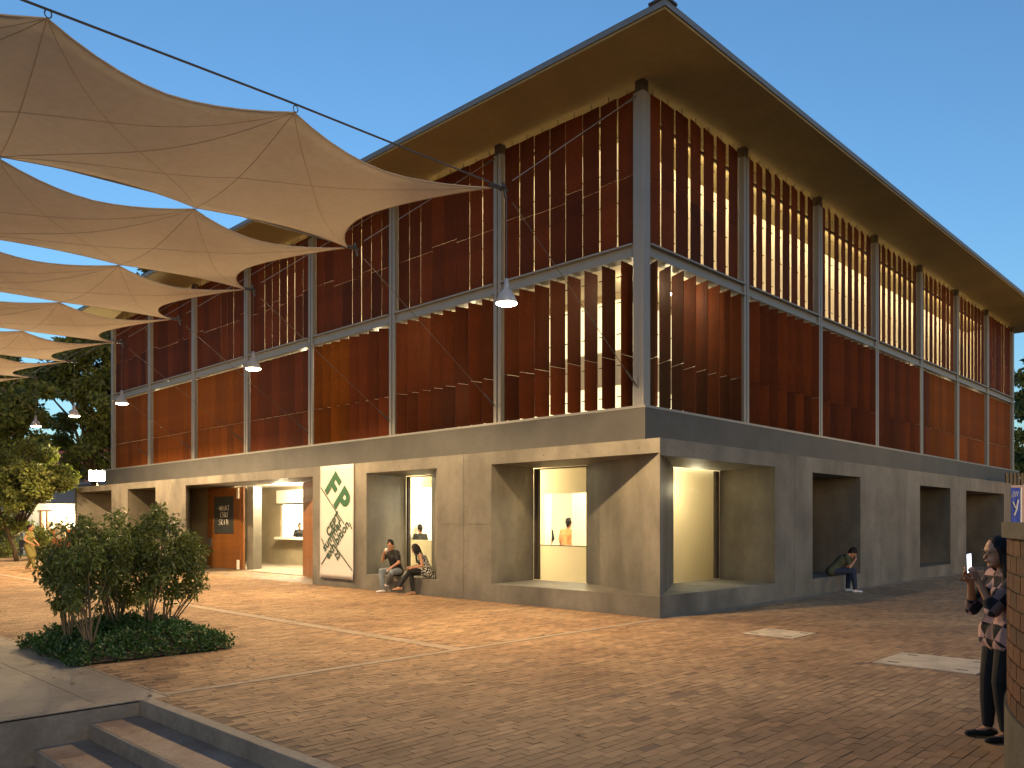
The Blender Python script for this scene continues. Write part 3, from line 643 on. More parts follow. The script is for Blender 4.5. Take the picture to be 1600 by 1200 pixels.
for j in range(7):
    sl = thing('shade_sail', 'beige stretched fabric ' + sail_labels[j], 'shade sail', (NX, NY[j], NZ), 0, 'shade sails over the plaza')
    org = Vector((NX, NY[j], NZ)); n = 5; q = 14; vv = 14; k = MB()
    for a in range(n * q + 1):
        for b in range(vv + 1): k.v.append(tuple(sail_pt(j, a / q, b / vv) - org))
    k.f = [(a * (vv + 1) + b, a * (vv + 1) + b + 1, (a + 1) * (vv + 1) + b + 1, (a + 1) * (vv + 1) + b) for a in range(n * q) for b in range(vv)]; k.t = [.5] * len(k.f)
    o = k.obj('fabric', 'cloth', sl, True); so = o.modifiers.new('thick', 'SOLIDIFY'); so.thickness = .004
    pairs = []
    for i in range(n + 1):
        pairs.append(((i, 0), (i, 1)))
        if i < n: pairs.append(((i + 1, 0), (i, 1)))
        if i + 2 <= n: pairs.append(((i, 0), (i + 2, 1))); pairs.append(((i + 1.0, 0), (min(i + 2.0, n), 1)))
    for (u0, v0), (u1, v1) in pairs:
        mb = MB(); mb.tube([sail_pt(j, u0 + (u1 - u0) * t / 16, v0 + (v1 - v0) * t / 16) - org - Vector((0, 0, .003)) for t in range(17)], .006, 5); mb.obj('seam', 'seam', sl)
    for v in (0, 1):     # hem cord and corner rings
        mb = MB(); mb.tube([sail_pt(j, a / 10, v) - org for a in range(n * 10 + 1)], .011, 5); mb.obj('hem', 'seam', sl)
    mb = MB(); mb.tube([sail_pt(j, 0, b / 14) - org for b in range(15)], .011, 5); mb.obj('hem', 'seam', sl)
cable_labels = ['nearest', 'second', 'third', 'fourth', 'fifth', 'sixth', 'seventh', 'farthest']
for j in range(8):
    t = thing('support_cable', f'dark steel cable carrying the sails, {cable_labels[j]} of the row, tied back to a steel column', 'cable', (NX, NY[j], NZ), 0, 'support cables of the shade sails')
    k = MB(); k.tube([(0, 0, 0), (-4, 0, -.045), (-8, 0, -.16), (-12, 0, -.25), (-18, 0, -.4)], .014, 6); k.obj('main_cable', 'cable', t)
    cy = j * bLs - NY[j]
    for tgt in ((4.45, cy, ZS - .35 - NZ), (4.45, cy, ZB + .42 - NZ)):
        e_ = Vector(tgt); s_ = e_ * .06
        k = MB(); k.tube([s_, e_], .0075, 5); gw = k.obj('guy_cable', 'steel' if tgt[2] > 0 else 'cable', t)
        k = MB(); k.tube([e_ * .90, e_ * .985], .022, 6); k.obj('turnbuckle', 'cable', gw)
    k = MB(); k.tube([(-.30, 0, -.05), (.12, 0, -.02)], .022, 6); k.tube([(.02, 0, .09), (.08, 0, -.16)], .026, 6); k.tube([(0, -.06, 0), (0, .06, -.02)], .03, 6); k.obj('shackle', 'iron', t)
    for x in hooks(j)[1:]:
        mb = MB(); rr = .035
        zc = -.022 * (NX - x) * 1.0
        mb.tube([(x - NX + rr * math.cos(a), 0, zc - .02 + rr * 1.3 * math.sin(a)) for a in np.linspace(0, 2 * math.pi, 11)], .007, 4); mb.obj('ring', 'iron', t)
# small spotlight clipped to the second sail's cable
# pendants
pl = {0: 'nearest hanging cone lamp in front of the second column', 2: 'lit cone lamp hanging in front of the fifth column from the corner', 4: 'lit cone lamp hanging at the left end of the louvered front',
      5: 'lit cone lamp among the branches right of the far pair', 6: 'farthest lit cone lamp hanging left in front of the trees'}
for j, lab in pl.items():
    t = thing('pendant_lamp', lab, 'lamp', (NX + (.05 if j else .12), NY[j] + (.0 if j else .02), 5.42), 0, 'cone lamps hanging over the plaza')
    k = MB(); k.tube([(0, 0, .44), (0, 0, NZ - 5.42 - .12)], .007, 5); k.obj('wire', 'cable', t)
    k = MB(); k.lathe([(0.0, .44), (.035, .44), (.045, .30), (.05, .27), (.07, .255), (.13, .17), (.175, .06), (.18, .03), (.172, .03), (.165, .06), (.12, .16), (.06, .245), (0, .25)], 24); k.obj('lamp_shade', 'shade', t, True)
    k = MB(); k.lathe([(0, -.012), (.10, -.008), (.165, .012), (.178, .026), (0, .027)], 24); k.obj('lamp_glass', 'lampglass', t, True)
    pt('lamp_light', (0, 0, -.04), 620 if j == 0 else 640, (1, .68, .34), .09, t, spot=168, blend=.25); pt('lamp_glow', (0, 0, -.09), 75, (1, .66, .31), .07, t)
# flood light on the ledge at the far end
t = thing('flood_light', 'glaring flood light on a post just beyond the left end of the building', 'lamp', (.5, 33.1, 3.75), R(52))
k = MB(); k.box(-.04, .04, -.04, .04, -3.75, .2); k.obj('post', 'iron', t)
k = MB(); k.box(-.10, .10, -.38, .38, .06, .60); k.obj('housing', 'iron', t)
k = MB(); k.box(-.125, -.102, -.36, .36, .08, .58); k.obj('lamp_glass', 'flood', t)
pt('lamp_light', (-.22, 0, .33), 900, (1, .78, .42), .12, t)

# ================================================================== PLANTS
def leaf_cloud(centres, radii, n, size, rng, droop=.3, shape=2.3, flat=1.0, shell=.0):
    """n pointed leaves spread round clump centres; returns verts, faces, tone"""
    centres = np.asarray(centres); radii = np.asarray(radii); wgt = radii ** 2; wgt = wgt / wgt.sum()
    idx = rng.choice(len(centres), n, p=wgt)
    d = rng.normal(size=(n, 3)); d /= np.linalg.norm(d, axis=1)[:, None]
    rad = rng.random(n) ** (.5 if not shell else .28)
    P = centres[idx] + d * (rad * radii[idx])[:, None] * np.array([1, 1, flat])
    a = rng.normal(size=(n, 3)) + d * .6; a[:, 2] -= droop * 2; a /= np.linalg.norm(a, axis=1)[:, None]
    b = np.cross(a, rng.normal(size=(n, 3))); b /= np.linalg.norm(b, axis=1)[:, None]
    s = size * rng.uniform(.6, 1.25, n)
    L_ = a * s[:, None]; W_ = b * (s / shape / 2)[:, None]
    nrm = np.cross(a, b) * (s * .10)[:, None]
    V = np.stack([P, P + L_ * .45 + W_ + nrm, P + L_, P + L_ * .45 - W_ + nrm], 1)
    F = np.arange(n * 4).reshape(n, 4)
    ct = rng.random(len(centres)) * .5
    tone = np.clip(ct[idx] + rng.random(n) * .5, 0, 1)
    return V.reshape(-1, 3), F, tone
def branchy(base, top, r0, rng, n=6, spread=1.0, rec=2, seg=6, mb=None, tips=None, start=.35):
    mb = mb or MB(); tips = tips if tips is not None else []
    base = Vector(base); top = Vector(top); L_ = (top - base).length; pts = []
    wob = Vector((rng.normal() * .05, rng.normal() * .05, 0)) * L_
    for i in range(seg + 1):
        t = i / seg; pts.append(base.lerp(top, t) + wob * math.sin(math.pi * t) + Vector(rng.normal(size=3)) * L_ * .012)
    mb.tube(pts, [r0 * (1 - .75 * i / seg) for i in range(seg + 1)], 6 if r0 > .02 else 4); tips.append((pts[-1], L_ * .25))
    if rec:
        for q in range(n):
            t = start + (1 - start) * (q + rng.random() * .8) / n; i = min(int(t * seg), seg - 1); p = pts[i].lerp(pts[i + 1], t * seg - i)
            az = rng.random() * 6.283; l2 = L_ * spread * rng.uniform(.3, .55) * (1.15 - t * .5)
            d = Vector((math.cos(az), math.sin(az), rng.uniform(.15, .9))).normalized()
            branchy(p, p + d * l2, r0 * (1 - .7 * t) * .55, rng, max(3, n - 2), spread, rec - 1, 4, mb, tips, .3)
    return mb, tips
# planted bed
bed = thing('planting_bed', 'square bed of dark green ground cover beneath the young trees', 'planting bed', ((BED[0] + BED[1]) / 2, (BED[2] + BED[3]) / 2, 0))
hx, hy = (BED[1] - BED[0]) / 2, (BED[3] - BED[2]) / 2
k = MB(); q = 16; ctr = []
def mound(x, y): r = max(abs(x) / hx, abs(y) / hy); return .02 + .30 * (1 - r ** 2.2)
for a in range(q + 1):
    for b in range(q + 1): x = -hx + 2 * hx * a / q; y = -hy + 2 * hy * b / q; k.v.append((x, y, mound(x, y)))
k.f = [(a * (q + 1) + b, (a + 1) * (q + 1) + b, (a + 1) * (q + 1) + b + 1, a * (q + 1) + b + 1) for a in range(q) for b in range(q)]; k.t = [.5] * len(k.f)
k.obj('soil', 'soil', bed, True)
rg = np.random.default_rng(5)
for _ in range(620):
    x, y = rg.uniform(-hx - .04, hx + .04), rg.uniform(-hy - .04, hy + .04)
    ctr.append((x, y, mound(max(-hx, min(hx, x)), max(-hy, min(hy, y))) + rg.uniform(.0, .07) + .03))
V, F, T = leaf_cloud(ctr, np.full(len(ctr), .085), 15000, .06, rg, droop=-.1, shape=1.9)
V[:, 2] = np.maximum(V[:, 2], .004)
stuff(link('ground_cover', np_mesh('ground_cover', V, F, T, 'ground_leaf'), None, bed))
# young multi-stem trees: positions measured along the bed
bush_specs = [ # px of stem foot, depth, crown centres list (u, v, r)
    ('slim young tree with forked white stem at the front of the bed', 143, 985, 10.55, [(150, 880, .34), (120, 905, .32), (165, 850, .30), (135, 850, .28), (100, 880, .26), (110, 925, .2), (178, 900, .25)]),
    ('leftmost young tree of the bed with leaves hanging low at the left', 103, 975, 11.0, [(88, 880, .24), (98, 895, .30), (78, 900, .22), (100, 862, .24), (118, 925, .24), (84, 890, .22), (105, 935, .22), (88, 945, .12)]),
    ('young tree in the bed with a narrow top before the recessed wall', 178, 968, 11.4, [(143, 820, .20), (150, 845, .30), (133, 835, .22), (180, 860, .36), (195, 835, .3), (125, 870, .3)]),
    ('middle young tree, densest and darkest crown of the bed', 186, 962, 12.0, [(200, 850, .40), (185, 880, .40), (175, 825, .26), (215, 890, .34), (205, 920, .24), (190, 940, .2), (185, 910, .3)]),
    ('tallest young tree of the bed with a pointed top', 233, 968, 11.5, [(245, 800, .15), (238, 822, .25), (252, 815, .18), (228, 845, .34), (255, 850, .32), (240, 880, .36), (246, 795, .1), (262, 880, .3), (235, 910, .22)]),
    ('rightmost young tree of the bed leaning right over the paving', 262, 955, 11.8, [(290, 850, .24), (300, 870, .28), (285, 880, .32), (272, 855, .30), (303, 895, .22), (290, 915, .20), (275, 920, .2), (305, 925, .09), (298, 840, .14)])]
for si, (lab, u, v, Z, crowns) in enumerate(bush_specs):
    rg = np.random.default_rng(40 + si); foot = at(u, v, Z)
    foot.x = min(max(foot.x, BED[0] + .1), BED[1] - .1); foot.y = min(max(foot.y, BED[2] + .1), BED[3] - .1); foot.z = .05
    tr = thing('young_tree', lab, 'tree', foot, 0, 'young trees in the planting bed')
    cs = []; rr = []
    for (cu, cv, r) in crowns:
        for rep in range(3):
            p = at(cu, cv, Z + rg.normal() * .22) - foot + Vector(rg.normal(size=3)) * r * .35; cs.append(tuple(p)); rr.append(r * .62)
        if r > .25: cs.append(tuple(at(cu + rg.normal() * 9, cv + 38, Z) - foot)); rr.append(r * .5)
    mb = MB()
    nst = 2
    for s_ in range(nst):
        az = rg.random() * 6.28; b0 = Vector((.06 * math.cos(az), .06 * math.sin(az), 0)) * s_
        for ci in range(s_, len(cs), nst * 3):
            c = Vector(cs[ci]); mid = Vector((c.x * .35 + b0.x, c.y * .35 + b0.y, max(.25, c.z * .5)))
            mb.tube([b0, Vector((b0.x + mid.x * .2, b0.y + mid.y * .2, .22)), mid, c.lerp(mid, .3), c], [.015, .013, .010, .006, .003], 6)
    mb.obj('trunk', 'bark', tr, True)
    dens = sum(r ** 2 for r in rr)
    V, F, T = leaf_cloud(cs, rr, int(2600 * dens) + 1200, .080, rg, droop=.45, shape=2.5)
    stuff(link('foliage', np_mesh('foliage', V, F, T, 'leaf'), None, tr))

# a few fallen leaves on the paving
fl = MB(); rg = np.random.default_rng(77)
for _ in range(220):
    if rg.random() < .6: x, y = rg.normal(-9.6, 1.5), rg.normal(1.6, 1.7)
    else: x, y = rg.uniform(-10.5, 6), rg.uniform(-11, 9)
    if (x > FX - .1 and y > FY - .1) or (BED[0] < x < BED[1] and BED[2] < y < BED[3]) or (x < PX + .1 and y < PY + .1): continue
    a = rg.random() * 6.28; s_ = rg.uniform(.03, .055); c_, n_ = math.cos(a) * s_, math.sin(a) * s_; z = .004
    fl.add([(x - c_, y - n_, z), (x + n_ * .4, y - c_ * .4, z + .006), (x + c_, y + n_, z + .010), (x - n_ * .4, y + c_ * .4, z + .006)], [(0, 1, 2, 3)])
M['dryleaf'] = mat('dry_leaf', (0.10, 0.065, 0.03), 0.8, 0.4, 3)
stuff(fl.obj('fallen_leaves', 'dryleaf', ground))

# background trees
def bg_tree(name, label, base_uvZ, height, crown, n, leaf, seed, trunk_r, grp=None, matl='tree_leaf', flat=.6):
    rg = np.random.default_rng(seed); u, Z = base_uvZ; b = at(u, 815, Z); b.z = 0
    tr = thing(name, label, 'tree', b, 0, grp)
    mb = MB(); tips = []
    top = Vector((rg.normal() * .6, rg.normal() * .6, height * .8))
    branchy((0, 0, 0), top, trunk_r, rg, 8, 1.15, 2, 8, mb, tips, .28)
    cs = [tuple(p) for p, r in tips if p.z > height * .22]; rr = [1.0 * height / 12 * rg.uniform(.6, 1.1) for _ in cs]
    for (cu, cv, cr) in crown:
        for q in range(4):
            p = at(cu + rg.normal() * 4, cv + rg.normal() * 4, Z + rg.normal() * cr) - b; cs.append(tuple(p)); rr.append(cr * rg.uniform(.4, .7))
            if q == 0:
                c = Vector(p); mb.tube([Vector((0, 0, height * .3)), Vector((c.x * .4, c.y * .4, height * .3 + (c.z - height * .3) * .62)), c], [trunk_r * .45, trunk_r * .25, .02], 5)
    mb.obj('trunk', 'darkbark', tr, True)
    V, F, T = leaf_cloud(cs, rr, n, leaf, rg, droop=.15, shape=1.8, flat=flat)
    stuff(link('crown', np_mesh('crown', V, F, T, matl), None, tr))
    return tr
bg_tree('spreading_tree', 'tall spreading tree with dark branches behind the left end of the building', (150, 52), 13.5,
        [(160, 540, 1.9), (120, 560, 1.8), (90, 590, 1.8), (165, 590, 1.8), (140, 620, 1.6), (100, 540, 1.5), (60, 585, 1.5), (150, 660, 1.5), (175, 640, 1.4), (150, 690, 1.2), (110, 610, 1.5), (238, 420, .9), (225, 445, 1.1), (180, 560, 1.6), (70, 545, 1.3), (125, 700, 1.3), (95, 690, 1.2), (130, 650, 1.4), (100, 660, 1.2), (110, 725, 1.0), (170, 720, 1.0), (165, 530, 1.6), (130, 525, 1.6), (140, 735, .8)], 42000, .34, 3, .34, 'trees behind the plaza')
bg_tree('spreading_tree', 'dark leafy tree at the left edge of the picture below the sails', (-40, 46), 12,
        [(10, 590, 1.6), (30, 620, 1.4), (0, 640, 1.8), (20, 670, 1.4), (50, 650, 1.1), (5, 560, 1.3), (35, 580, 1.0), (60, 690, .9), (45, 615, 1.0), (15, 700, 1.3), (60, 650, 1.0), (70, 610, 1.0), (5, 740, 1.2)], 26000, .31, 5, .28, 'trees behind the plaza')
bg_tree('small_tree', 'low round tree with a thin trunk before the white kiosk', (30, 37), 4.6,
        [(30, 730, 1.1), (60, 740, 1.0), (85, 755, .9), (15, 760, 1.0), (50, 765, 1.0), (100, 760, .6), (70, 715, .8), (10, 720, .9), (40, 790, .5), (95, 735, .6), (70, 770, .8), (25, 785, .7), (110, 745, .5), (45, 700, .8), (0, 740, .9)], 20000, .19, 8, .11)
bg_tree('spreading_tree', 'tree behind the right end of the building lit pale yellow from below', (1625, 62), 14,
        [(1600, 590, 1.5), (1605, 640, 1.7), (1595, 680, 1.4), (1610, 730, 1.6), (1590, 735, .9), (1630, 560, 1.8), (1600, 620, 1.4), (1598, 710, 1.2)], 16000, .34, 13, .3, 'trees behind the plaza')
# hedge
rg = np.random.default_rng(21)
for hi, (u0, u1, Z, vt, lab) in enumerate(((-50, 24, 41, 808, 'dark clipped hedge at the far left edge of the plaza'), (52, 72, 38.5, 826, 'small round shrub beside the walking woman'))):
    b = at((u0 + u1) / 2, 815, Z); b.z = 0; hd = thing('hedge' if hi == 0 else 'shrub', lab, 'hedge' if hi == 0 else 'shrub', b)
    cs = []
    for _ in range(110 if hi == 0 else 25):
        p = at(rg.uniform(u0, u1), rg.uniform(vt, 868), Z + rg.uniform(-.6, .6)) - b; cs.append(tuple(p))
    V, F, T = leaf_cloud(cs, np.full(len(cs), .38), 7000 if hi == 0 else 1800, .13, rg, shape=1.8); stuff(link('foliage', np_mesh('foliage', V, F, T, 'tree_leaf'), None, hd))
    mb = MB()
    for q in range(0, len(cs), 6): mb.tube([(cs[q][0], cs[q][1], 0), cs[q]], .02, 4)
    mb.obj('stem', 'darkbark', hd)

# ================================================================== BACKGROUND BUILDINGS
def facing(u, Z, name, label, cat, grp=None):
    b = at(u, 815, Z); b.z = 0; return thing(name, label, cat, b, math.atan2(FW.y, FW.x) - R(90), grp)
ks = facing(90, 44, 'kiosk', 'low white kiosk with a brightly lit open front at the far left', 'building')
s_ = 44 / 1271.5
def X(u): return (u - 90) * s_
def Zz(v, Z=44): return 1.8 - (v - 814.9) / 1271.5 * Z
k = MB(); k.box(X(36), X(66), -.0, 4, 0, Zz(788)); k.box(X(66), X(190), 3.0, 4, 0, Zz(788)); k.box(X(66), X(190), 0, 3.0, Zz(799), Zz(788)); k.box(X(36), X(190), -.12, 0, Zz(789), Zz(787)); k.obj('wall', 'white', ks)
k = MB(); k.box(X(64), X(190), .3, 2.9, 0, .05); k.obj('floor', 'white', ks)
k = MB(); k.box(X(67), X(190), 2.9, 2.98, Zz(826), Zz(802)); k.obj('lit_display', 'ceil', ks)
for u in (64, 73.5): k = MB(); k.box(X(u), X(u + 2.8), -.12, .1, 0, Zz(799)); k.obj('post', 'teak', ks)
k = MB(); k.box(X(62), X(81), -.14, .1, Zz(799) + .003, Zz(797)); k.obj('lintel', 'teak', ks)
k = MB(); k.box(X(67), X(180), .6, 1.0, .05, Zz(827)); k.obj('counter', 'orange', ks)
pt('kiosk_light', (X(110), 1.5, 2.2), 150, (1, .82, .5), .2, ks); pt('kiosk_light', (X(95), -1.3, 2.6), 60, (1, .82, .5), .2, ks)
ez = facing(95, 40, 'display_board', 'pale slanted board standing before the lit kiosk', 'board')
k = MB(); k.add([(-.28, 0, .95), (.22, 0, .9), (.22, 0, 1.62), (-.28, 0, 1.75), (-.28, .04, .95), (.22, .04, .9), (.22, .04, 1.62), (-.28, .04, 1.75)], [(0, 1, 2, 3), (7, 6, 5, 4), (0, 4, 5, 1), (1, 5, 6, 2), (2, 6, 7, 3), (3, 7, 4, 0)]); k.obj('panel', 'cream', ez)
for x in (-.27, .21): k = MB(); k.box(x - .02, x + .02, .041, .08, 0, 1.65); k.obj('leg', 'dark', ez)
gw = facing(0, 50, 'boundary_wall', 'low bluish grey wall at the far left edge', 'wall')
k = MB(); k.box(-8, 1.6, 0, .3, 0, 2.8); k.obj('wall_panel', 'greywall', gw); k = MB(); k.box(-8, 1.6, -.05, .35, 2.802, 2.9); k.obj('coping', 'greywall', gw)
rb = facing(110, 80, 'red_building', 'dull red building glimpsed behind the trees on the left', 'building')
k = MB(); k.box(-6, 8, 0, 8, 0, 9); k.obj('wall', 'redwall', rb); k = MB(); k.box(-6.4, 8.4, -.4, 8.4, 9.002, 9.4); k.obj('roof', 'greywall', rb)
for ix in range(5):
    for iz in range(2): k = MB(); k.box(-5 + ix * 2.6, -3.8 + ix * 2.6, -.03, .02, 2.5 + iz * 3.2, 4 + iz * 3.2); k.obj('window', 'dark', rb)
gb = facing(75, 62, 'grey_building', 'dark grey block behind the kiosk under the tree', 'building')
k = MB(); k.box(-8, 16, 0, 8, 0, 4.6); k.obj('wall', 'greywall', gb); k = MB(); k.box(-8.2, 16.2, -.2, 8.2, 4.602, 4.8); k.obj('roof', 'greywall', gb)
bc = facing(45, 39.5, 'bench', 'dark bench at the edge of the lawn behind the walking woman', 'bench')
k = MB(); k.box(-.6, .6, -.2, .2, .42, .47); k.obj('seat', 'dark', bc); k = MB(); k.box(-.6, .6, .2, .24, .55, .9); k.obj('backrest', 'dark', bc)
for x in (-.52, .52):
    for y in (-.16, .2): k = MB(); k.box(x - .03, x + .03, y - .02, y + .02, 0, .419 if y < 0 else .55); k.obj('leg', 'dark', bc)
# right side: wall with blue banner, fence
rw = facing(1600, 34, 'boundary_wall', 'pinkish wall beyond the right end of the building behind the blue banner', 'wall')
k = MB(); k.box(-.72, 6, 0, .3, 0, 3.32); k.obj('wall_panel', 'pink', rw)
for q in range(30): k = MB(); k.box(-.70 + q * .16, -.70 + q * .16 + .10, .08, .14, 3.322, 3.84); k.obj('fence_slat', 'orange' if False else 'bark', rw)
k = MB(); k.box(-.72, 6, .141, .18, 3.4, 3.46); k.box(-.72, 6, .141, .18, 3.68, 3.74); k.obj('fence_rail', 'darkbark', rw)
bb = facing(1586, 33.6, 'blue_banner', 'blue cloth banner with white strokes at the right edge above the brick wall', 'banner')
k = MB(); vs_ = []; q = 12
for j in range(9):
    for i in range(q + 1): x = -.24 + .46 * i / q; vs_.append((x, .02 * math.sin(x * 22 + j * .2), .9 + 2.3 * j / 8))
k.add(vs_, [(j * (q + 1) + i, j * (q + 1) + i + 1, (j + 1) * (q + 1) + i + 1, (j + 1) * (q + 1) + i) for j in range(8) for i in range(q)]); cl = k.obj('cloth', 'blue', bb, True); so = cl.modifiers.new('thick', 'SOLIDIFY'); so.thickness = .005
mk = MB(); mk.tube([(-.12, -.035, 2.62), (.0, -.035, 2.35)], .028, 5); mk.tube([(.10, -.035, 2.7), (.04, -.035, 2.3), (-.06, -.035, 2.05)], .03, 5)
for q in range(4): mk.tube([(-.16 + q * .07, -.035, 2.78 + q * .02), (-.09 + q * .07, -.035, 3.05)], .012, 4)
mk.obj('white_mark', 'white', bb)
k = MB(); k.box(.222, .27, -.02, .02, .9, 3.2); k.obj('edge_strip', 'white', bb)
# street lamp on the right behind the brick wall that lights tree, louvers
t = thing('street_lamp', 'lamp on a post beyond the right edge lighting the far louvers and the tree', 'lamp', (24.5, -9.5, 0))
k = MB(); k.tube([(0, 0, 0), (0, 0, 4.6)], [.06, .04], 8); k.obj('post', 'iron', t)
k = MB(); k.lathe([(0, 4.95), (.05, 4.9), (.22, 4.66), (.21, 4.66), (0, 4.85)], 16); k.obj('lamp_shade', 'shade', t, True)
k = MB(); k.lathe([(0, 4.62), (.1, 4.63), (.12, 4.70), (0, 4.75)], 12); k.obj('lamp_glass', 'lampglass', t, True)
pt('lamp_light', (0, 0, 5.3), 330, (1, .62, .26), .12, t)
# curved brick wall at the right edge
WC = Vector((-7.0, -12.44, 0)); WR = 4.0
bw_ = thing('brick_wall', 'curved dark brick wall with concrete base and coping at the right edge', 'wall', WC)
sight = Vector((-7.9, -8.54, 0)) - Vector((CAM.x, CAM.y, 0)); tang = math.atan2((-8.54 - WC.y), (-7.9 - WC.x))
a0, a1 = tang - .62, tang + .62
def ring(mb, r0, r1, z0, z1, a0, a1, n=28, tone=None):
    vs = []; fs = []
    for i in range(n + 1):
        a = a0 + (a1 - a0) * i / n
        for r, z in ((r1, z0), (r1, z1), (r0, z1), (r0, z0)): vs.append((r * math.cos(a), r * math.sin(a), z))
    for i in range(n):
        for q in range(4): fs.append((i * 4 + q, i * 4 + (q + 1) % 4, (i + 1) * 4 + (q + 1) % 4, (i + 1) * 4 + q))
    fs += [(0, 1, 2, 3), (n * 4 + 3, n * 4 + 2, n * 4 + 1, n * 4)]; mb.add(vs, fs, tone); return mb
ring(MB(), WR - .35, WR + .015, 0, .60, a0, a1).obj('plinth', 'wallcap', bw_)
ring(MB(), WR - .33, WR - .014, .602, 1.695, a0, a1).obj('mortar_core', 'wallmortar', bw_)
ring(MB(), WR - .38, WR + .03, 1.697, 1.795, a0, a1).obj('coping', 'wallcap', bw_)
crs = 10; hh = (1.695 - .602) / crs; ba = .222 / WR; vmesh = []
for t_ in range(4):
    b = MB(); n_ = 3; ring(b, WR - .10, WR, .006, hh - .006, -ba / 2 + .0022, ba / 2 - .0022, 3, t_ / 3); vmesh.append(b.mesh('brick', 'wallbrick'))
for c in range(crs):
    nbk = int((a1 - a0) / ba)
    for q in range(nbk):
        a = a0 + (q + .5 + (.5 if c % 2 else 0)) * ba
        if a > a1 - ba / 2: continue
        link('brick', random.choice(vmesh), None, bw_, (0, 0, .602 + c * hh), (0, 0, a))
# dark chair by the far door
ch = thing('metal_chair', 'thin dark metal chair standing before the far doorway on the right', 'chair', tuple(at(1529, 815, 26.2).xy) + (0,), R(200))
k = MB(); k.box(-.2, .2, -.2, .2, .43, .45); k.obj('seat', 'iron', ch); k = MB(); k.tube([(-.2, .2, .44), (-.2, .24, .85), (.2, .24, .85), (.2, .2, .44)], .012, 5); k.obj('backrest', 'iron', ch)
for x in (-.18, .18):
    for y in (-.18, .18): k = MB(); k.tube([(x, y, 0), (x, y, .43)], .012, 5); k.obj('leg', 'iron', ch)

# ================================================================== PEOPLE
def capsule(mb, p0, p1, r0, r1, n=12, flat=1.0, axis=None):
    p0 = Vector(p0); p1 = Vector(p1); d = p1 - p0; L_ = d.length
    d = d.normalized() if L_ > 1e-6 else Vector((0, 0, 1))
    up = Vector(axis) if axis is not None else (Vector((0, 0, 1)) if abs(d.z) < .9 else Vector((1, 0, 0)))
    a = d.cross(up).normalized(); b = d.cross(a).normalized(); prof = []
    for q in range(4): t = math.pi / 2 * q / 4; prof.append((-r0 * math.cos(t), r0 * math.sin(t)))
    prof[0] = (-r0, .0005)
    for q in range(0, 5): t = math.pi / 2 * q / 4; prof.append((L_ + r1 * math.sin(t), r1 * math.cos(t) if q < 4 else .0005))
    prof.insert(4, (0, r0)); vs = []; fs = []
    for s, r in prof:
        for k_ in range(n): t = 2 * math.pi * k_ / n; vs.append(p0 + d * s + a * (r * math.cos(t)) + b * (r * math.sin(t) * flat))
    for i in range(len(prof) - 1):
        for k_ in range(n): fs.append((i * n + k_, i * n + (k_ + 1) % n, (i + 1) * n + (k_ + 1) % n, (i + 1) * n + k_))
    fs.append(tuple(range(n - 1, -1, -1))); fs.append(tuple(range((len(prof) - 1) * n, len(prof) * n))); mb.add(vs, fs)
def ellip(mb, c, r, rot=None, n=14):
    vs = []; fs = []; m_ = rot or Matrix.Identity(3)
    for i in range(n // 2 + 1):
        ph = math.pi * i / (n // 2)
        for k_ in range(n):
            t = 2 * math.pi * k_ / n; s = max(math.sin(ph), .004); vs.append(Vector(c) + m_ @ Vector((r[0] * s * math.cos(t), r[1] * s * math.sin(t), r[2] * math.cos(ph))))
    for i in range(n // 2):
        for k_ in range(n): fs.append((i * n + k_, (i + 1) * n + k_, (i + 1) * n + (k_ + 1) % n, i * n + (k_ + 1) % n))
    fs.append(tuple(range(n))); fs.append(tuple(range((n // 2 + 1) * n - 1, (n // 2) * n - 1, -1))); mb.add(vs, fs)
def fuse(mb, name, m, parent, vox=.008, smooth=5):
    me = bpy.data.meshes.new(name); me.from_pydata(mb.v, [], mb.f); me.update()
    o = bpy.data.objects.new('tmp', me); C.objects.link(o)
    rm = o.modifiers.new('r', 'REMESH'); rm.mode = 'VOXEL'; rm.voxel_size = vox; rm.use_smooth_shade = True
    if smooth: sm = o.modifiers.new('s', 'SMOOTH'); sm.factor = .5; sm.iterations = smooth
    dg = bpy.context.evaluated_depsgraph_get(); me2 = bpy.data.meshes.new_from_object(o.evaluated_get(dg)); me2.name = name
    bpy.data.objects.remove(o); me2.materials.clear(); me2.materials.append(M[m]); me2.polygons.foreach_set('use_smooth', [True] * len(me2.polygons))
    return link(name, me2, None, parent)
def v3(*a): return Vector(a)
def hand(mb, wr, d, nrm, side, curl=.5, sc=1.0):
    """palm from wrist along d, palm faces nrm, thumb on side*(d x nrm)"""
    d = Vector(d).normalized(); nrm = (Vector(nrm) - d * Vector(nrm).dot(d)).normalized(); lat = d.cross(nrm) * side
    for q, (ln, off) in enumerate(((.070, .030), (.078, .011), (.072, -.009), (.058, -.028))):
        kn = wr + d * .085 * sc + lat * off * sc; capsule(mb, wr + lat * off * .55 * sc, kn, .014 * sc, .011 * sc, 8)
        p = kn; ang = curl * .6; L1 = ln * sc
        for seg in (.45, .32, .23):
            dd = d * math.cos(ang) + nrm * math.sin(ang); p2 = p + dd * L1 * seg; capsule(mb, p, p2, .0092 * sc, .0085 * sc, 8); p = p2; ang += curl
    t0 = wr + d * .025 * sc + lat * .028 * sc; t1 = t0 + (d * .55 + lat * .75 + nrm * .25).normalized() * .042 * sc; t2 = t1 + (d * .85 + lat * .25 + nrm * .5 * curl).normalized() * .032 * sc
    capsule(mb, wr + d * .01, t0, .014 * sc, .013 * sc, 8); capsule(mb, t0, t1, .012 * sc, .0105 * sc, 8); capsule(mb, t1, t2, .010 * sc, .009 * sc, 8)
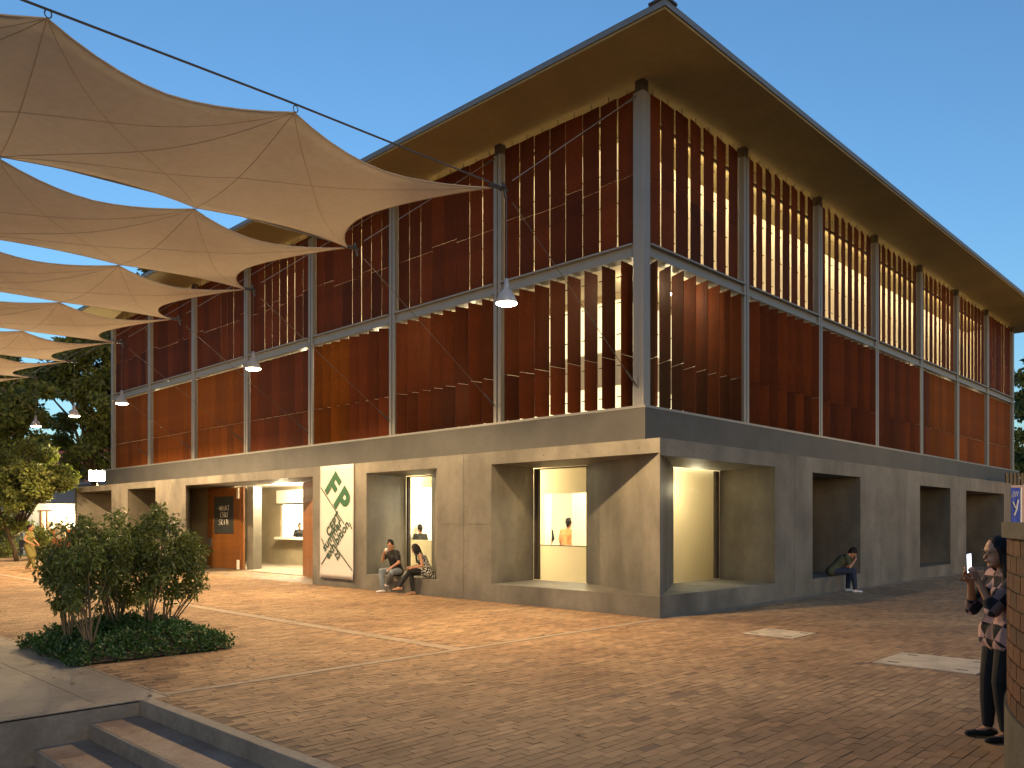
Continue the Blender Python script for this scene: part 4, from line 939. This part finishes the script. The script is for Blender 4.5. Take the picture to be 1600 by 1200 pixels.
def person(label, loc, fwd, J, wear, sex='m', vox=.008, hair='short', shoes=('whiteshoe', 1), grp=None, extras=None):
    """local frame: x forward, y left, z up"""
    root = thing('person', label, 'person', loc, math.atan2(fwd[1], fwd[0]), grp)
    g = lambda n: Vector(J[n]); W = .92 if sex == 'f' else 1.0
    hip, chest, neck, head = g('hip'), g('chest'), g('neck'), g('head')
    fd = Vector(J.get('face', (1, 0, 0))).normalized(); upv = (head - neck).normalized(); upv = (Vector(J.get('headup', tuple(upv)))).normalized()
    lf = upv.cross(fd).normalized(); fd = lf.cross(upv).normalized(); HM = Matrix((fd, lf, upv)).transposed()
    b = MB()
    # torso
    latv = Vector(J.get('lat', (0, 1, 0))).normalized(); waist = hip.lerp(chest, .48)
    for s in (-1, 1):
        capsule(b, hip + latv * .075 * s * W, waist + latv * .055 * s * W, .105 * W, .088 * W, 12); capsule(b, waist + latv * .055 * s * W, chest + latv * .07 * s * W, .09 * W, .108 * W, 12)
    sh = {s: Vector(J['shL' if s > 0 else 'shR']) if ('shL' in J) else chest.lerp(neck, .62) + latv * .165 * s * W for s in (-1, 1)}
    if sex == 'f':
        tdir = latv.cross((neck - hip).normalized()).normalized()
        for s in (-1, 1): ellip(b, chest + tdir * .075 + latv * .065 * s + (hip - chest) * .05, (.062, .058, .06))
    capsule(b, chest, neck, .095 * W, .055 * W); capsule(b, neck, head - upv * .04, .052 * W, .05 * W)
    for s in (-1, 1): capsule(b, chest.lerp(neck, .55), sh[s], .065 * W, .058 * W)
    # head
    ellip(b, head + upv * .02, (.093, .074, .108), HM, 18); ellip(b, head + fd * .028 - upv * .045, (.064, .056, .07), HM, 14); ellip(b, head + fd * .072 - upv * .092, (.022, .026, .018), HM, 10)
    capsule(b, head + fd * .086 + upv * .012, head + fd * .108 - upv * .022, .009, .014, 8)
    ellip(b, head + fd * .088 - upv * .052, (.014, .024, .012), HM, 10); ellip(b, head + fd * .080 + upv * .035, (.014, .05, .012), HM, 10)
    for s in (-1, 1): ellip(b, head + lf * .076 * s - upv * .01, (.016, .008, .028), HM, 10)
    for S, s in (('L', 1), ('R', -1)):
        el, wr = g('el' + S), g('wr' + S)
        capsule(b, sh[s], el, .050 * W, .038 * W); capsule(b, el, wr, .039 * W, .026 * W)
        hd = Vector(J.get('hd' + S, tuple(wr - el))); hn = Vector(J.get('hn' + S, (0, -s, 0))); hand(b, wr, hd, hn, J.get('ts' + S, s), J.get('curl' + S, .45), .95 if sex == 'f' else 1.03)
        hp = hip + latv * .09 * s * W; kn, an = g('kn' + S), g('an' + S); capsule(b, hp, kn, .088 * W, .058 * W); capsule(b, kn, kn.lerp(an, .35), .056 * W, .056 * W); capsule(b, kn.lerp(an, .35), an, .056 * W, .036 * W)
        ft = Vector(J.get('ft' + S, (1, 0, 0))).normalized(); capsule(b, an + v3(0, 0, -.03), an - ft * .04 + v3(0, 0, -.045), .036, .033); capsule(b, an + v3(0, 0, -.03), an + ft * .14 + v3(0, 0, -.062), .036, .024, flat=.8)
    fuse(b, 'body', 'skin', root, vox if vox < .007 else .007, 3)
    # eyes
    for s in (-1, 1): k = MB(); ellip(k, head + fd * .086 + lf * .031 * s + upv * .012, (.008, .014, .007), HM, 10); k.obj('eye', 'eye', root, True)
    k = MB(); ellip(k, head + fd * .1015 - upv * .052, (.005, .020, .007), HM, 10); k.obj('mouth', 'lips', root, True)
    # hair
    h = MB(); ellip(h, head - fd * .018 + upv * .040, (.098, .084, .100), HM, 18)
    if hair == 'short':
        for q in range(26):
            rr_ = random.Random(q); a = rr_.uniform(0, 6.28); e_ = rr_.uniform(.35, 1.4); dv = fd * math.cos(a) * math.cos(e_) * .085 + lf * math.sin(a) * math.cos(e_) * .078 + upv * math.sin(e_) * .10
            ellip(h, head - fd * .015 + upv * .045 + dv, (.026, .026, .026), HM, 8)
        capsule(h, head - fd * .06 - upv * .01, head - fd * .05 - upv * .06, .05, .04)
    elif hair == 'long':
        tl = [Vector(p) for p in J['hairpath']]
        pr = head - fd * .04
        for i, p in enumerate(tl): capsule(h, pr, p, .085 - i * .013, .072 - i * .014, 12, flat=1.0); pr = p
        for s in (-1, 1): capsule(h, head + lf * .066 * s + fd * .01 + upv * .04, head + lf * .062 * s - fd * .02 - upv * .12, .034, .034)
        for s in J.get('strands', ()): q = [Vector(z) for z in s]; [capsule(h, q[i], q[i + 1], .034 - .006 * i, .03 - .006 * i, 10) for i in range(len(q) - 1)]
    elif hair == 'bun': ellip(h, head - fd * .10 - upv * .02, (.055, .055, .055), HM, 10); capsule(h, head - fd * .06, head - fd * .07 - upv * .05, .05, .04)
    fuse(h, 'hair', 'hair', root, .008, 2)
    # clothes
    top = wear['top']; t = MB(); e_ = .014
    for s in (-1, 1):
        capsule(t, hip + latv * .08 * s * W + (chest - hip) * -.04, waist + latv * .06 * s * W, .108 * W + e_, .094 * W + e_, 14); capsule(t, waist + latv * .06 * s * W, chest + latv * .075 * s * W, .094 * W + e_, .112 * W + e_, 14)
        if top.get('sleeve', 0) >= 0:
            capsule(t, chest.lerp(neck, .5), sh[s], .070 * W + e_, .060 * W + e_)
            el, wr = g('el' + ('L' if s > 0 else 'R')), g('wr' + ('L' if s > 0 else 'R')); sl = top.get('sleeve', .7)
            if sl > 0: capsule(t, sh[s], sh[s].lerp(el, min(sl, 1)), .054 * W + e_, .048 * W + e_)
            if sl > 1: capsule(t, el, el.lerp(wr, sl - 1), .048 * W + e_, .036 * W + e_)
        else: capsule(t, chest.lerp(neck, .45), sh[s].lerp(neck, .45), .055 * W + e_, .045 * W + e_)
        if sex == 'f': ellip(t, chest + tdir * .075 + latv * .065 * s + (hip - chest) * .05, (.062 + e_, .058 + e_, .06 + e_))
        if top.get('skirt'):
            kn = g('kn' + ('L' if s > 0 else 'R')); capsule(t, hip + latv * .09 * s, (hip + latv * .09 * s).lerp(kn, top['skirt']), .125, .115 + .02 * top['skirt'])
    if top.get('skirt'): capsule(t, hip, hip.lerp((g('knL') + g('knR')) / 2, top['skirt']), .12, .12)
    capsule(t, chest, chest.lerp(neck, .78), .10 * W + e_, .06 * W + e_)
    fuse(t, top['name'], top['m'], root, vox, 4)
    p = MB(); leg = wear['bottom']; e2 = leg.get('ease', .014)
    for S, s in (('L', 1), ('R', -1)):
        hp = hip + latv * .09 * s * W; kn, an = g('kn' + S), g('an' + S); cut = leg.get('cut', .93)
        capsule(p, hip + latv * .07 * s * W, hp, .108 * W + e2 * .6, .10 * W + e2 * .6); capsule(p, hp, kn, .092 * W + e2, .062 * W + e2); capsule(p, kn, kn.lerp(an, .4), .060 * W + e2, .058 * W + e2); capsule(p, kn.lerp(an, .4), kn.lerp(an, cut), .058 * W + e2, .040 * W + e2)
    fuse(p, leg['name'], leg['m'], root, vox, 4)
    for S in 'LR':
        an = g('an' + S); ft = Vector(J.get('ft' + S, (1, 0, 0))).normalized(); q = MB(); fz = an.z - .082
        capsule(q, an + v3(0, 0, -.045), an - ft * .04 + v3(0, 0, -.052), .043, .036); capsule(q, an + v3(0, 0, -.05) + ft * .02, an + ft * .150 + v3(0, 0, -.062), .042, .030, flat=.8)
        for vi in range(len(q.v)): x_, y_2, z_ = q.v[vi]; q.v[vi] = (x_, y_2, max(z_, fz))
        if shoes[1] < 1:
            for vi in range(len(q.v)): x_, y_2, z_ = q.v[vi]; q.v[vi] = (x_, y_2, min(z_, fz + .028))
            q.obj('sandal', shoes[0], root, True)
        else: fuse(q, 'shoe', shoes[0], root, .007, 2)
    return root
LR2 = lambda L_, R_: (L_, R_)
# couple on the sill
manA = person('man in black t-shirt and pale jeans drinking from a cup', (-1.24, 6.72, 0), (-1, 0),
    dict(hip=(0, 0, .53), chest=(.10, 0, .90), neck=(.17, .01, 1.07), head=(.23, .03, 1.19), face=(.9, .40, -.15), headup=(.25, 0, 1),
         elR=(.30, -.22, .80), wrR=(.375, -.03, 1.04), hdR=(.1, .9, .35), hnR=(-.9, .3, 0), curlR=.8, elL=(.15, .27, .76), wrL=(.36, .22, .64), hnL=(0, 0, -1),
         knR=(.42, -.10, .54), anR=(.40, -.08, .085), knL=(.40, .30, .52), anL=(.16, -.20, .20), ftL=(.6, -.7, 0), ftR=(1, -.2, 0)),
    dict(top=dict(name='t_shirt', m='black', sleeve=.62), bottom=dict(name='jeans', m='jeans')), 'm', hair='short')
cup = MB(); cup.lathe([(0, 0), (.028, 0), (.036, .085), (.032, .085), (.026, .006), (0, .006)], 14)
o = tag(cup.obj('paper_cup', 'paper', None, True), 'small pale paper cup held to the mouth of the man in black', 'cup'); o.location = (-1.24 - .40, 6.72 - .075, 1.04)
womB = person('seated woman with long dark hair in a black and white print top', (-1.18, 5.52, 0), (-.74, .67),
    dict(hip=(0, 0, .54), chest=(.15, 0, .86), neck=(.24, 0, 1.02), head=(.33, .02, 1.12), face=(.85, -.1, -.5), headup=(.55, 0, .83),
         elL=(.15, .25, .72), wrL=(.40, .10, .66), hdL=(1, -.2, -.05), hnL=(0, -.2, -1), elR=(.18, -.24, .72), wrR=(.42, -.08, .68), hdR=(1, .3, 0), hnR=(0, 0, -1),
         knL=(.46, .07, .60), anL=(.72, .0, .20), ftL=(1, .2, -.05), knR=(.45, -.10, .52), anR=(.40, -.02, .085), ftR=(1, .3, 0),
         hairpath=[(.26, .02, 1.08), (.19, .07, .92), (.22, .10, .78)], strands=[[(.36, .09, 1.12), (.31, .12, .96), (.29, .12, .80)]]),
    dict(top=dict(name='print_top', m='print', sleeve=-1, skirt=.22), bottom=dict(name='leggings', m='black', ease=.006, cut=.97)), 'f', hair='long', shoes=('sandal', .5))
manC = person('hunched man in dark jeans and white shoes sitting alone in a recess', (6.55, -1.28, 0), (.52, -.85),
    dict(hip=(0, 0, .54), chest=(.27, 0, .82), neck=(.39, 0, .94), head=(.50, 0, .99), face=(.75, 0, -.65), headup=(.65, 0, .76),
         elL=(.40, .16, .64), wrL=(.57, .06, .86), hdL=(.05, -.3, 1), hnL=(-.9, -.3, .1), curlL=.7, elR=(.42, -.16, .64), wrR=(.58, -.05, .85), hdR=(.05, .3, 1), hnR=(-.9, .3, .1), curlR=.7,
         knL=(.46, .16, .54), anL=(.42, .15, .085), knR=(.50, -.13, .54), anR=(.55, -.14, .085), ftL=(1, .25, 0), ftR=(1, -.1, 0)),
    dict(top=dict(name='t_shirt', m='flatgreen', sleeve=.6), bottom=dict(name='jeans', m='navy')), 'm', hair='short')
# woman with the phone
fp = at(1561, 815, 6.72); fp.z = 0
womD = person('woman in checked shirt and black trousers holding a lit phone', fp, (-RT.x, -RT.y),
    dict(hip=(-.03, 0, .86), chest=(-.055, 0, 1.18), neck=(-.045, 0, 1.345), head=(.012, 0, 1.475), face=(1, .06, -.28), headup=(.12, 0, 1),
         elL=(.15, .17, 1.04), wrL=(.205, .08, 1.255), hdL=(.45, -.25, 1), hnL=(.35, -.9, 0), curlL=.45, tsL=1, elR=(.11, -.18, 1.02), wrR=(.19, -.06, 1.24), hdR=(.5, .3, 1), hnR=(.2, .9, 0), curlR=.5,
         knL=(.035, .08, .47), anL=(.0, .09, .085), knR=(.03, -.09, .46), anR=(.03, -.10, .085), ftL=(1, .15, 0), ftR=(1, -.1, 0),
         hairpath=[(-.05, 0, 1.40), (-.10, .02, 1.24), (-.12, .03, 1.10)], strands=[[(-.005, .085, 1.46), (.005, .105, 1.30), (.035, .12, 1.17), (.06, .125, 1.05)]]),
    dict(top=dict(name='checked_shirt', m='check', sleeve=1.25, skirt=.16), bottom=dict(name='trousers', m='black', ease=.008)), 'f', vox=.007, hair='long', shoes=('black', 1))
womD.scale = (1.045,) * 3
g_ = MB()
for s in (-1, 1): g_.tube([(.112, .034 * s + .021 * math.cos(a), 1.478 + .019 * math.sin(a)) for a in np.linspace(0, 6.283, 13)], .0022, 5); g_.tube([(.11, .056 * s, 1.482), (.02, .082 * s, 1.488)], .002, 4)
g_.tube([(.113, -.013, 1.482), (.116, 0, 1.485), (.113, .013, 1.482)], .0022, 5)
gl = g_.obj('glasses', 'cable', None, True); tag(gl, 'thin wire glasses worn by the woman with the phone', 'glasses'); gl.location = fp; gl.scale = (1.045,) * 3; gl.rotation_euler = (0, 0, math.atan2(-RT.y, -RT.x))
ph = thing('phone', 'smartphone with glowing white screen held by the woman at the right', 'phone', fp, math.atan2(-RT.y, -RT.x))
k = MB(); k.box(-.0375, .0375, -.005, .003, -.078, .078); bd = k.obj('case', 'dark', ph, bevel=.003); k2 = MB(); k2.box(-.034, .034, .0031, .0045, -.073, .073); sc2 = k2.obj('screen', 'screen', ph)
for o in (bd, sc2): ph.scale = (1.045,) * 3; o.location = (.262, .04, 1.395); o.rotation_euler = (R(0), R(4), R(36))
# walking woman far left
pw = at(45, 815, 29.5); pw.z = 0
person('woman in a long olive tunic walking right on the far left of the plaza', pw, (RT.x, RT.y),
    dict(hip=(0, 0, .92), chest=(.02, 0, 1.26), neck=(.02, 0, 1.44), head=(.06, 0, 1.57), elL=(.05, .2, 1.15), wrL=(.22, .15, 1.0), elR=(-.02, -.22, 1.13), wrR=(.20, -.18, 1.0),
         knL=(.10, .08, .50), anL=(-.12, .08, .14), knR=(.16, -.08, .48), anR=(.26, -.08, .085)),
    dict(top=dict(name='tunic', m='olive', sleeve=.15, skirt=.85), bottom=dict(name='trousers', m='olive')), 'f', vox=.014, hair='bun', shoes=('sandal', 1))
# visitors inside
def standing(label, x, y, fwd, topm, h=1.0, sex='m', sleeve=.9):
    r = person(label, (x, y, .02), fwd, dict(hip=(0, 0, .92), chest=(0, 0, 1.26), neck=(0, 0, 1.44), head=(.03, 0, 1.57), elL=(.02, .24, 1.14), wrL=(.12, .24, .92), elR=(.02, -.24, 1.14), wrR=(.15, -.2, .95),
        knL=(.02, .09, .49), anL=(0, .1, .085), knR=(.02, -.09, .49), anR=(0, -.1, .085)), dict(top=dict(name='shirt', m=topm, sleeve=sleeve), bottom=dict(name='trousers', m='navy')), sex, vox=.014, hair='short')
    r.scale = (h, h, h); return r
def at_x(u, x):  # point on the ground seen at pixel column u with world x
    d = FW + RT * ((u - 800) / 1271.5); t = (x - CAM.x) / d.x; return CAM.y + d.y * t
standing('visitor in a salmon shirt seen from behind through the corner window', 3.7, at_x(888, 3.7), (.9, .3), 'salmon', 1.09)
standing('bearded visitor in a cream shirt at the right edge of the corner window', 4.6, at_x(911, 4.6), (-.5, -.8), 'creamshirt', 1.06)
standing('visitor in dark clothes partly hidden at the left of the corner window', 4.6, at_x(853, 4.6), (.3, .9), 'black', 1.07)
standing('dark haired visitor seen in the narrow window above the seated couple', 1.75, at_x(657, 1.75), (.2, .9), 'black', .98)
standing('visitor in dark clothes seen through the lobby opening', 4.9, at_x(468, 4.9), (-.3, -.8), 'black', 1.0)
